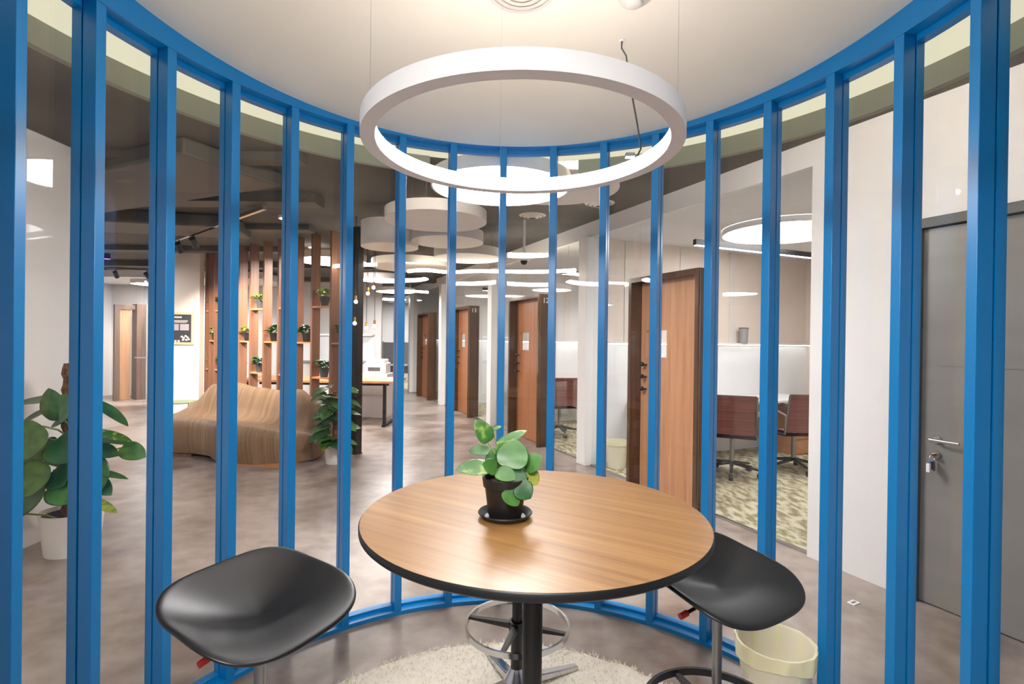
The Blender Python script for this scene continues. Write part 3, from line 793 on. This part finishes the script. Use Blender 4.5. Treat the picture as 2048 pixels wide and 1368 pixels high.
# round lamps under the office room ceilings
for i, (s, n, r, lb) in enumerate(((2.6, 1.55, .62, 'glowing round lamp on the ceiling of the nearest glass office'), (5.0, 1.4, .50, 'glowing round lamp on the ceiling of the second glass office'),
                                   (8.0, 1.4, .50, 'glowing round lamp on the ceiling of the third glass office'))):
    c = LW(s, n)
    e = empty('round_lamp', (c.x, c.y, 0), 0, lb, 'lamp', 'round lamps on the office ceilings')
    MB().lathe([(r, 2.60), (r, 2.658)], 64).lathe([(r-.01, 2.60), (r, 2.60)], 64).build('rim', 'white', e, smooth=40)
    MB().disc(r-.01, 2.604, 64, up=False).build('diffuser', 'room_light', e)
# black linear pendants across the rooms
LIN = [(2.92, .62, 2.75, 'black linear pendant lamp over the desks of the nearest glass office'), (4.36, .5, 2.6, 'black linear pendant lamp above the lone maroon chair'),
       (5.65, .6, 2.6, 'black linear pendant lamp at the far side of the second office'), (7.3, .5, 2.4, 'black linear pendant lamp in the third office'), (8.75, .5, 2.4, 'black linear pendant lamp deep in the third office'),
       (10.4, .5, 2.4, 'black linear pendant lamp in the farthest glass office')]
for s, n0, n1, lb in LIN:
    e = empty('linear_lamp', LW(s), LA, lb, 'lamp', 'linear pendant lamps in the glass offices')
    MB().box(-.022, .022, -n1, -n0, 2.455, 2.515).build('housing', 'black_metal', e)
    MB().box(-.019, .019, -n1+.01, -n0-.01, 2.450, 2.456).build('diffuser', 'linear_light', e)
    for n in (n0+.3, n1-.3):
        MB().tube([(0, -n, 2.515), (0, -n, 2.66)], .0015, 5).build('hanging_wire', 'steel', e)
# curved light tubes
def tube_lamp(pts, label, r=.022):
    out = []
    P = [Vector(q) for q in pts]
    for i in range(len(P)-1):
        p0, p1, p2, p3 = P[max(i-1, 0)], P[i], P[i+1], P[min(i+2, len(P)-1)]
        for k in range(8):
            tt = k/8
            out.append(.5*((2*p1)+(p2-p0)*tt+(2*p0-5*p1+4*p2-p3)*tt*tt+(3*p1-p0-3*p2+p3)*tt**3))
    out.append(P[-1])
    e = empty('tube_lamp', (0, 0, 0), 0, label, 'lamp', 'curved light tubes over the corridor')
    MB().tube(out, r, 10).build('tube', 'tube_light', e, smooth=60)
    for q in (out[3], out[len(out)//2], out[-4]):
        MB().tube([q+Vector((0, 0, r)), (q.x, q.y, Z_CEIL)], .0015, 5).build('hanging_wire', 'steel', e)
tube_lamp([(-1.40, 7.0, 2.35), (-1.15, 6.85, 2.35), (-.86, 7.05, 2.35), (-.5, 6.9, 2.35), (-.12, 6.9, 2.35), (.25, 6.75, 2.33), (.52, 6.75, 2.34), (.78, 6.55, 2.33)], 'long wavy glowing tube lamp across the corridor')
tube_lamp([(-2.3, 6.75, 2.37), (-2.05, 6.62, 2.37), (-1.72, 6.62, 2.38)], 'short glowing tube lamp beside the black post')
tube_lamp([(-2.35, 9.8, 2.33), (-1.9, 9.7, 2.33), (-1.6, 9.9, 2.33)], 'far glowing tube lamp over the corridor')
# pendant bulbs at the end of the shelf screen
for x, y, z, lb in ((-1.78, 5.95, 1.86, 'pendant bulb beside the black post, upper of two'), (-1.79, 5.95, 1.615, 'pendant bulb beside the black post, lower of two'), (-1.726, 6.2, 1.568, 'lowest pendant bulb in the cluster of four'),
                    (-1.631, 6.2, 1.593, 'pendant bulb farthest from the black post'), (-1.713, 6.2, 1.977, 'pendant bulb second from the top of the cluster'), (-1.648, 6.2, 2.049, 'highest pendant bulb of the cluster')):
    e = empty('pendant_bulb', (x, y, z), 0, lb, 'lamp', 'pendant bulbs beside the black post')
    MB().sphere((0, 0, 0), .020, 12, 8).build('bulb', 'bulb_light', e, smooth=60)
    MB().cyl(.014, .02, .07, 12).build('socket', 'brass', e, smooth=40)
    MB().tube([(0, 0, .07), (0, 0, Z_CEIL-z)], .003, 6).build('cord', 'black_metal', e)
# track spotlights
def track(a, b, heads, label):
    a, b = Vector(a), Vector(b); L = (b-a).length; rz = math.atan2(b.y-a.y, b.x-a.x)
    e = empty('track_light', a, rz, label, 'lamp', 'track spotlights on the dark ceiling')
    MB().box(0, L, -.018, .018, -.02, .02).build('track', 'brushed', e)
    for k in range(2):
        MB().tube([(L*(.1+.8*k), 0, .02), (L*(.1+.8*k), 0, Z_CEIL-a.z)], .004, 6).build('rod', 'steel', e)
    for tt, yaw, dn in heads:
        x = L*tt; d = Vector((math.cos(yaw)*math.cos(dn), math.sin(yaw)*math.cos(dn), -math.sin(dn)))
        c = Vector((x, 0, -.11))
        h = MB().tube([c-d*.06, c+d*.075], .038, 16).build('spot_head', 'black_metal', e, smooth=40)
        MB().tube([Vector((x, 0, -.02)), c], .008, 6).build('spot_arm', 'black_metal', e)
        MB().tube([c+d*.0755, c+d*.078], .031, 16).build('lens', 'disc_light', h, smooth=40)
        ld = bpy.data.lights.new('spot', 'SPOT'); ld.energy = 220; ld.spot_size = R_(75); ld.spot_blend = .6; ld.color = (1, .9, .78); ld.shadow_soft_size = .03
        lo = bpy.data.objects.new('spot', ld); COL.objects.link(lo); lo.parent = h; lo.location = c+d*.09
        lo.rotation_euler = d.to_track_quat('-Z', 'Y').to_euler()
track((-4.36, 6.79, 2.70), (-2.41, 5.07, 2.70), [(.03, 2.4, .75), (.24, 2.4, .7), (.62, 2.5, .8)], 'track spotlights aimed at the poster wall')
track((-7.6, 9.8, 2.70), (-6.2, 10.2, 2.70), [(.1, 1.6, .7), (.45, 1.2, .7), (.8, 1.9, .7)], 'track spotlights in front of the gallery glass')
# round diffusers, dome camera on the dark ceiling
for x, y, lb in ((.21, 5.80, 'round air diffuser in the dark ceiling above the dome camera'), (.86, 5.25, 'round air diffuser in the dark ceiling near the white bulkhead')):
    e = empty('ceiling_diffuser', (x, y, Z_CEIL), 0, lb, 'vent', 'round diffusers in the dark ceiling')
    for r, z in ((.15, 0), (.11, -.012), (.07, -.022)):
        MB().lathe([(r-.03, z-.014), (r, z), (r-.004, z+.001), (r-.032, z-.010), (r-.03, z-.014)], 36).build('cone_ring', 'offwhite', e, smooth=40)
e = empty('dome_camera', (.125, 6.0, 0), 0, 'white dome security camera hanging below the dark ceiling', 'camera')
MB().cyl(.015, 2.40, Z_CEIL, 12).build('rod', 'white', e, smooth=40)
MB().cyl(.07, 2.36, 2.41, 28).build('housing', 'white', e, smooth=40)
MB().lathe([(.001, 2.31)]+[(.045*math.sin(i*PI/12), 2.355-.045*math.cos(i*PI/12)) for i in range(1, 7)], 24).build('dome', 'black_plastic', e, smooth=60)

# ================================================================== LOUNGE, SHELF SCREEN
lg = empty('lounge_bench', (-3.27, 6.38, 0), R_(-6), 'brown wavy lounge bench of fine slices in front of the shelf screen', 'sofa')
def smooth(x): x = max(0, min(1, x)); return x*x*(3-2*x)
def lerp_tab(x, tab):
    for (a, va), (b, vb) in zip(tab, tab[1:]):
        if x <= b: return va+(vb-va)*smooth((x-a)/(b-a))
    return tab[-1][1]
def lounge(u, v):
    x = -.98+1.96*u
    hb = lerp_tab(u, [(0, .47), (.10, .62), (.22, .84), (.36, .855), (.50, .80), (.66, .775), (.82, .80), (.92, .70), (1, .52)])
    hs = lerp_tab(u, [(0, .455), (.2, .47), (.45, .47), (.7, .43), (.9, .36), (1, .30)])
    yf = lerp_tab(u, [(0, -.18), (.2, -.22), (.5, -.46), (.72, -.50), (.9, -.36), (1, -.16)])
    yb = lerp_tab(u, [(0, .22), (.5, .36), (1, .20)])
    zb = lerp_tab(u, [(0, .03), (.25, .05), (.42, .07), (.5, .01), (1, .01)])
    prof = [(yf+.03, zb), (yf-.01, .16), (yf-.02, .30), (yf-.005, hs-.05), (yf+.05, hs), (yf+.18, hs-.012), (yb-.34, hs-.02), (yb-.24, hs+.03), (yb-.17, (hs+hb)/2), (yb-.10, hb-.05), (yb-.03, hb), (yb+.04, hb-.05), (yb+.06, hb*.6), (yb+.03, .02), (0, .02), (yf+.03, zb)]
    k = v*(len(prof)-1); i = min(int(k), len(prof)-2); fr = k-i
    return (x, prof[i][0]*(1-fr)+prof[i+1][0]*fr, prof[i][1]*(1-fr)+prof[i+1][1]*fr)
mb = MB(); mb.grid(lounge, 64, 30)
for u in (0, 1):
    n0 = len(mb.v); pts = [lounge(u, j/30) for j in range(30)]
    mb.v += pts; mb.f.append(tuple(range(n0, n0+30)))
mb.build('body', 'ribbed_brown', lg, smooth=60)
MB().box(.0, .85, -.50, .25, 0, .012).build('base_board', 'shelf_wood', lg)
MB().box(-.95, -.55, -.16, .15, 0, .04).build('foot', 'fin_wood', lg)
# power cord-thin round side table
st = empty('side_table', (-4.78, 7.55, 0), 0, 'small round side table with thin green legs behind the lounge', 'table')
MB().cyl(.23, .485, .50, 40).build('top', 'green_metal', st, smooth=30)
for k in range(4):
    a = PI/4+k*PI/2+.3
    MB().tube([(.20*math.cos(a), .20*math.sin(a), .486), (.215*math.cos(a), .215*math.sin(a), 0)], .007, 8).build('leg', 'green_metal', st, smooth=40)
# shelf screen
SA, SD = Vector((-1.95, 6.5, 0)), Vector((-3.05, 2.0, 0)).normalized()
SRZ = math.atan2(SD.y, SD.x)
scr = empty('shelf_screen', SA, SRZ, 'tall screen of brown wooden fins with staggered plant shelves', 'shelf')
FINS = [.48, .873, 1.234, 1.629, 1.985, 2.333, 2.631, 2.912, 3.13, 3.34, 3.509, 3.618]
fin_me = MB().box(-.018, .018, -.125, .0, 0, Z_CEIL).mesh('fin')
for tt in FINS:
    put(fin_me, 'fin', 'fin_wood', scr, (tt, 0, 0))
SH = [1.865, .925, 1.385]
shelves = []
gaps = [(0.09, .48)]+list(zip(FINS, FINS[1:]))
for i, (a, b) in enumerate(gaps):
    if i in (7, 8): pass
    for z in ([SH[2]] if i % 2 == 0 else SH[:2]):
        MB().box(a+.018, b-.018, -.12, -.004, z-.022, z).build('shelf', 'shelf_wood', scr)
        shelves.append(((a+b)/2, z, b-a))
e = empty('post', SA, SRZ, 'black square post at the end of the shelf screen', 'post')
MB().box(-.03, .07, -.10, 0, 0, Z_CEIL).build('shaft', 'black_metal', e, bevel=.004)
MB().box(-.036, .076, -.106, .006, 0, .012).build('floor_plate', 'black_metal', e)
rnd = random.Random(11)
nth = ['first', 'second', 'third', 'fourth', 'fifth', 'sixth', 'seventh', 'eighth', 'ninth', 'tenth', 'eleventh', 'twelfth']
lev = {SH[0]: 'top', SH[1]: 'lowest', SH[2]: 'middle'}
for k, (tt, z, gw) in enumerate(shelves):
    wd = SA+SD*tt
    q = Vector((-SD.y, SD.x, 0))        # local +y
    wd = wd-q*.063
    gi = [i for i, (a, b) in enumerate(gaps) if abs((a+b)/2-tt) < 1e-6][0]
    s = min(1, (gw-.05)/.2)
    e = empty('shelf_plant', (wd.x, wd.y, z), rnd.uniform(0, 6), '%s shelf plant in a dark pot, %s gap from the black post' % (lev[z], nth[gi]), 'plant', 'small plants on the shelf screen')
    pr = min(.066, max(.03, gw/2-.03))
    MB().lathe([(.001, 0), (pr*.72, 0), (pr, .125), (pr*.9, .125), (pr*.85, .11), (.001, .11)], 20).build('pot', rnd.choice(['pot_grey', 'pot_black']), e, smooth=40)
    fb = MB()
    lm = 'leaf_dark' if k % 5 == 3 else ('leaf_yellow' if k % 6 == 5 else ('leaf_shelf' if k % 2 else 'leaf'))
    for j in range(44):
        a = rnd.uniform(0, 2*PI); L = rnd.uniform(.06, .13)*max(.5, s); rr = rnd.uniform(.0, .05)*s; up_ = rnd.uniform(-.02, .10)
        b0 = Vector((rr*math.cos(a), rr*math.sin(a), .13+rnd.uniform(0, .07))); d = Vector((math.cos(a), math.sin(a), up_*8)).normalized()
        sd_ = d.cross(Vector((0, 0, 1))).normalized(); w = L*.33; md = b0+d*L*.45+Vector((0, 0, .01))
        o0 = len(fb.v); fb.v += [b0, md-sd_*w, b0+d*L-Vector((0, 0, .02)), md+sd_*w]; fb.f += [(o0, o0+1, o0+2), (o0, o0+2, o0+3)]
    me = bpy.data.meshes.new('foliage'); me.from_pydata([tuple(x) for x in fb.v], [], fb.f); me.materials.append(MATS[lm])
    fo = bpy.data.objects.new('foliage', me); COL.objects.link(fo); fo.parent = e; fo['kind'] = 'stuff'

# poster
e = empty('framed_poster', (-5.28, 8.3, 1.565), 0, 'framed dark poster with pale wood frame on the warm wall', 'poster')
MB().box(-.24, .24, -.022, -.002, .22, .255).box(-.24, .24, -.022, -.002, -.255, -.22).box(-.24, -.205, -.022, -.002, -.22, .22).box(.205, .24, -.022, -.002, -.22, .22).build('frame', 'frame_wood', e)
pr = MB().box(-.205, .205, -.010, -.003, -.22, .22).build('print', 'poster_ink', e)
mb = MB()
for k in range(6): mb.box(-.13+k*.03, -.11+k*.03+.004, -.0115, -.0102, .165, .19)
mb.box(-.10, .14, -.0115, -.0102, .12, .128).box(-.10, .14, -.0115, -.0102, .105, .112).box(-.10, .12, -.0115, -.0102, .09, .096)
mb.build('lettering', 'poster_light', pr)
MB().box(-.16, .0, -.0115, -.0102, -.03, .07).box(.02, .16, -.0115, -.0102, -.03, .07).build('text_block', 'poster_mid', pr)
mb = MB()
for k in range(9): mb.cyl(.022, 0, .0012, 10, (0, 0))
me_ = MB()
for k, (x, z) in enumerate(((.05, -.13), (.08, -.15), (.11, -.12), (.14, -.14), (.16, -.17), (.07, -.18), (.12, -.18), (-.05, -.2), (.0, -.2))):
    me_.add([(x+.02*math.cos(a), -.0112, z+.016*math.sin(a)) for a in [2*PI*i/8 for i in range(8)]], [tuple(range(8))])
me_.build('motif', 'poster_light', pr)

# gallery door and picture
e = empty('door_6', (-8.75, 11.5, 0), R_(52), kind='structure', label='open dark wooden door frame in the white gallery room')
MB().box(0, .10, -.05, .05, 0, 2.12).build('jamb', 'dark_frame_wood', e)
MB().box(.38, .56, -.16, .16, 0, 2.15).build('jamb', 'dark_frame_wood', e)
MB().box(.10, .38, -.05, .05, 2.02, 2.12).build('head', 'dark_frame_wood', e)
MB().box(.10, .30, -.02, .02, .01, 2.02).build('leaf', 'portal_light', e)
e = empty('wall_picture', (-9.645, 11.7, 1.62), 0, 'small framed picture on the gallery side wall', 'picture')
MB().box(0, .02, -.3, .3, -.32, .32).build('frame', 'frame_wood', e); MB().box(.02, .024, -.26, .26, -.28, .28).build('print', 'poster_mid', e)
MB().box(-7.4, -6.2, 10.27, 10.30, 1.0, 1.02).build('glass_rail', 'green_frost')
bpy.data.objects['glass_rail']['kind'] = 'structure'

# pantry, long table, far office --------------------------------------------------
e = empty('pantry_counter', (-4.3, 12.25, 0), 0, 'white pantry counter with lit splashback behind the shelf screen', 'counter')
MB().box(-.95, 1.0, -.30, .33, .08, .86).build('cabinet', 'white', e, bevel=.004)
MB().box(-.97, 1.02, -.33, .34, .86, .90).build('worktop', 'grey_panel', e)
MB().box(-.95, 1.0, .31, .345, .90, 1.48).build('splashback', 'panel_white', e)
MB().box(-.95, 1.0, .10, .345, 1.52, 1.56).build('wall_shelf', 'white', e)
MB().box(-.93, .98, .12, .15, 1.508, 1.52).build('light_strip', 'led_light', e)
for k in range(4): MB().box(-.94+k*.49, -.94+k*.49+.47, -.318, -.30, .10, .84).build('door', 'white', e)
e = empty('printer', (-2.50, 9.75, .80), 0, 'white office printer on a cabinet behind the long table', 'printer')
MB().box(-.20, .20, -.2, .2, 0, .20).build('body', 'white', e, bevel=.02)
MB().box(-.17, .17, -.18, .18, .20, .26).build('scanner_lid', 'white', e, bevel=.02)
MB().box(-.12, .10, -.215, -.19, .05, .12).build('paper_slot', 'pot_grey', e)
e = empty('cabinet', (-2.50, 9.75, 0), 0, 'white low cabinet under the printer', 'cabinet')
MB().box(-.24, .24, -.24, .24, 0, .80).build('body', 'white', e, bevel=.005)
MB().box(-.235, .235, -.256, -.24, .42, .79).build('drawer', 'white', e); MB().box(-.235, .235, -.256, -.24, .02, .41).build('drawer', 'white', e)
e = empty('long_table', (-3.2, 8.95, 0), 0, 'long wooden work table on black frame legs behind the shelf screen', 'table')
MB().box(-1.3, 1.3, -.48, .48, .715, .755).build('top', 'desk_wood', e, bevel=.004)
for sx in (-1.12, 0, 1.12):
    for sy in (-.36, .36):
        MB().box(sx-.025, sx+.025, sy-.025, sy+.025, .04, .715).build('leg', 'black_metal', e)
    MB().box(sx-.025, sx+.025, -.44, .44, 0, .04).build('foot_bar', 'black_metal', e)
MB().box(-1.1, 1.1, -.03, .03, .64, .70).build('crossbar', 'black_metal', e)

def office_chair(name, loc, rz, label, cat='chair', m='maroon', group='maroon office chairs'):
    e = empty(name, loc, rz, label, cat, group)   # faces local -y
    MB().grid(lambda u, v: (-.24+.48*u, -.24+.46*v, .455+.02*math.cos(v*PI)*(-1)+.012*abs(2*u-1)**2), 8, 10).grid(lambda u, v: (-.24+.48*u, -.24+.46*v, .425), 8, 10).build('seat', m, e, smooth=60)
    bk = MB()
    for off in (0, .028):
        bk.grid(lambda u, v: (-.23+.46*u, .23+off+.09*v+.03*math.sin(v*PI)*-1-.02*abs(2*u-1)**2, .47+.42*v), 8, 12)
    bk.build('backrest', m, e, smooth=60)
    for k in range(7):
        z = .51+k*.055
        MB().box(-.225, .225, .195+.09*(z-.47)/.42, .205+.09*(z-.47)/.42, z, z+.006).build('rib', m, e)
    for s in (-1, 1):
        MB().tube([(s*.25, .25, .47), (s*.26, .28, .66), (s*.26, .10, .69), (s*.26, -.12, .68), (s*.25, -.18, .46)], .012, 8).build('armrest', 'steel', e, smooth=60)
        MB().tube([(s*.235, -.2, .44), (s*.235, .22, .45), (s*.235, .31, .88)], .011, 8).build('side_frame', 'steel', e, smooth=60)
    MB().cyl(.025, .12, .43, 16).build('column', 'steel', e, smooth=40)
    for k in range(5):
        a = 2*PI*k/5+.3; c, q = math.cos(a), math.sin(a)
        MB().tube([(.02*c, .02*q, .13), (.16*c, .16*q, .105), (.30*c, .30*q, .085)], [.022, .018, .013], 8).build('base_leg', 'black_metal', e, smooth=60)
        MB().tube([(.30*c-q*.022, .30*q+c*.022, .032), (.30*c+q*.022, .30*q-c*.022, .032)], .032, 14).build('caster', 'black_plastic', e, smooth=40)
    return e
office_chair('office_chair', (2.42, 5.72, .012), 2.74, 'maroon ribbed office chair next to the nearest wooden door')
office_chair('office_chair', (3.20, 5.92, .012), 3.2, 'maroon ribbed office chair turned aside by the wooden pedestal')
c = LW(5.72, .62); office_chair('office_chair', (c.x, c.y, .012), LA-PI/2+PI-.2, 'maroon ribbed office chair in the second glass office')
# desks against the cross walls
def desk(s0, s1, n0, n1, label):
    c = LW(s0, n0); e = empty('office_desk', (c.x, c.y, .012), LA, label, 'desk', 'desks along the office cross walls')
    w, d = s1-s0, n1-n0
    MB().box(0, w, -d, 0, .70, .73).build('top', 'white', e, bevel=.003)
    for x in (.04, w-.06):
        for y in (-.06, -d+.04):
            MB().box(x, x+.03, y, y+.03, 0, .70).build('leg', 'grey_panel', e)
    return e
desk(3.28, 3.92, .55, 3.2, 'white desk behind the two maroon chairs')
desk(6.2, 6.86, .30, 2.8, 'white desk behind the lone maroon chair')
c = LW(3.38, 2.75); e = empty('pedestal', (c.x, c.y, .012), LA, 'wooden drawer pedestal under the white desk', 'cabinet')
MB().box(0, .45, -.40, .0, 0, .60).build('body', 'desk_wood', e, bevel=.004)
for k in range(3): MB().box(-.016, 0, -.395, -.005, .02+k*.19, .19+k*.19).build('drawer', 'desk_wood', e)
# small things in the rooms
c = LW(6.45, .42); e = empty('letter_tray', (c.x, c.y, .742), LA, 'wire letter tray stack on the desk of the second office', 'tray')
for z in (.0, .07, .14):
    MB().tube([(-.12, -.3, z+.004), (.12, -.3, z+.004), (.12, -.0, z+.004), (-.12, -.0, z+.004), (-.12, -.3, z+.004)], .003, 6).build('tier', 'steel', e)
    for k in range(5): MB().tube([(-.12, -.05-k*.05, z+.004), (.12, -.05-k*.05, z+.004)], .002, 5).build('wire', 'steel', e)
for x in (-.12, .12):
    for y in (-.3, 0): MB().tube([(x, y, 0), (x, y, .2)], .003, 6).build('upright', 'steel', e)
c = LW(3.70, .24); e = empty('waste_bin', (c.x, c.y, .012), 0, 'cream waste bin standing behind the office glass', 'bin')
MB().lathe([(.10, 0), (.135, .30), (.129, .30), (.095, .012), (.001, .012)], 36).disc(.10, 0, 36, up=False).build('body', 'cream_plastic', e, smooth=40)
MB().lathe([(.125, .24), (.1305, .303), (.138, .303), (.139, .26)], 36).build('liner', 'bag', e, smooth=40)
c = LW(3.84, 2.35); e = empty('mesh_pen_holder', (c.x, c.y, 1.445), 0, 'grey mesh holder standing on the office ledge', 'holder')
MB().lathe([(.05, 0), (.06, .20), (.057, .20), (.047, .005), (.001, .005)], 24).disc(.05, 0, 24, up=False).build('body', 'grey_panel', e, smooth=40)
MB().lathe([(.058, .195), (.063, .195), (.063, .205), (.058, .205), (.058, .195)], 24).build('rim', 'black_metal', e, smooth=40)
# far end of the corridor
e = empty('door_7', (-3.45, 17.99, 0), 0, kind='structure', label='brown door at the far end of the corridor')
MB().box(0, .08, -.06, 0, 0, 2.2).box(.98, 1.06, -.06, 0, 0, 2.2).box(.08, .98, -.06, 0, 2.12, 2.2).build('door_frame', 'door_frame', e)
MB().box(.08, .98, -.05, -.01, .25, 2.12).build('leaf', 'door_wood_mid', e); MB().box(.08, .98, -.055, -.01, .01, .25).build('kick_plate', 'brushed', e)
MB().box(.16, .26, -.06, -.05, 1.4, 1.6).build('reader', 'black_plastic', e)
e = empty('exit_sign', (-2.62, 15.0, 2.18), 0, 'pale green lit exit sign hanging over the corridor', 'sign')
MB().box(-.17, .17, -.02, .02, 0, .15).build('panel', 'exit_light', e); MB().box(-.18, .18, -.025, .025, .15, .17).build('housing', 'white', e)
for x in (-.12, .12): MB().tube([(x, 0, .17), (x, 0, .65)], .004, 6).build('rod', 'steel', e)
for x, y, lb in ((-4.12, 15.0, 'grey desk divider beyond the blue chair, outer panel'), (-3.3, 15.0, 'grey desk divider next to the far corridor door')):
    e = empty('desk_divider', (x, y, 0), 0, lb, 'divider', 'grey desk dividers at the far end')
    MB().box(-.41, .41, -.025, .025, .45, 1.34).build('panel', 'grey_panel', e, bevel=.005)
    for s in (-.39, .39): MB().box(s-.015, s+.015, -.03, .03, 0, 1.36).build('post', 'brushed', e)
    MB().box(-.41, .41, -.7, -.03, .70, .73).build('worktop', 'white', e)
e = office_chair('desk_chair', (-2.75, 10.75, 0), .4, 'navy office chair behind the long table', 'chair', 'navy', None)
# floor box near the right wall
e = empty('floor_box', (1.93, 2.924, 0), .5, 'small white floor outlet in the concrete beside the right wall', 'outlet')
MB().box(-.03, .03, -.02, .02, 0, .004).build('lid', 'white', e); MB().box(-.018, .018, -.006, .006, .004, .006).build('latch', 'steel', e)
for x, y, lb in ((-1.9, 12.9, 'purple ceiling light far over the corridor'), (-6.9, 8.9, 'purple ceiling light over the open floor at the left')):
    e = empty('accent_lamp', (x, y, 2.74), 0, lb, 'lamp', 'purple accent lamps')
    MB().cyl(.05, 0, .09, 16).build('housing', 'black_metal', e, smooth=40); MB().disc(.045, -.002, 16, up=False).build('lens', 'purple_light', e)
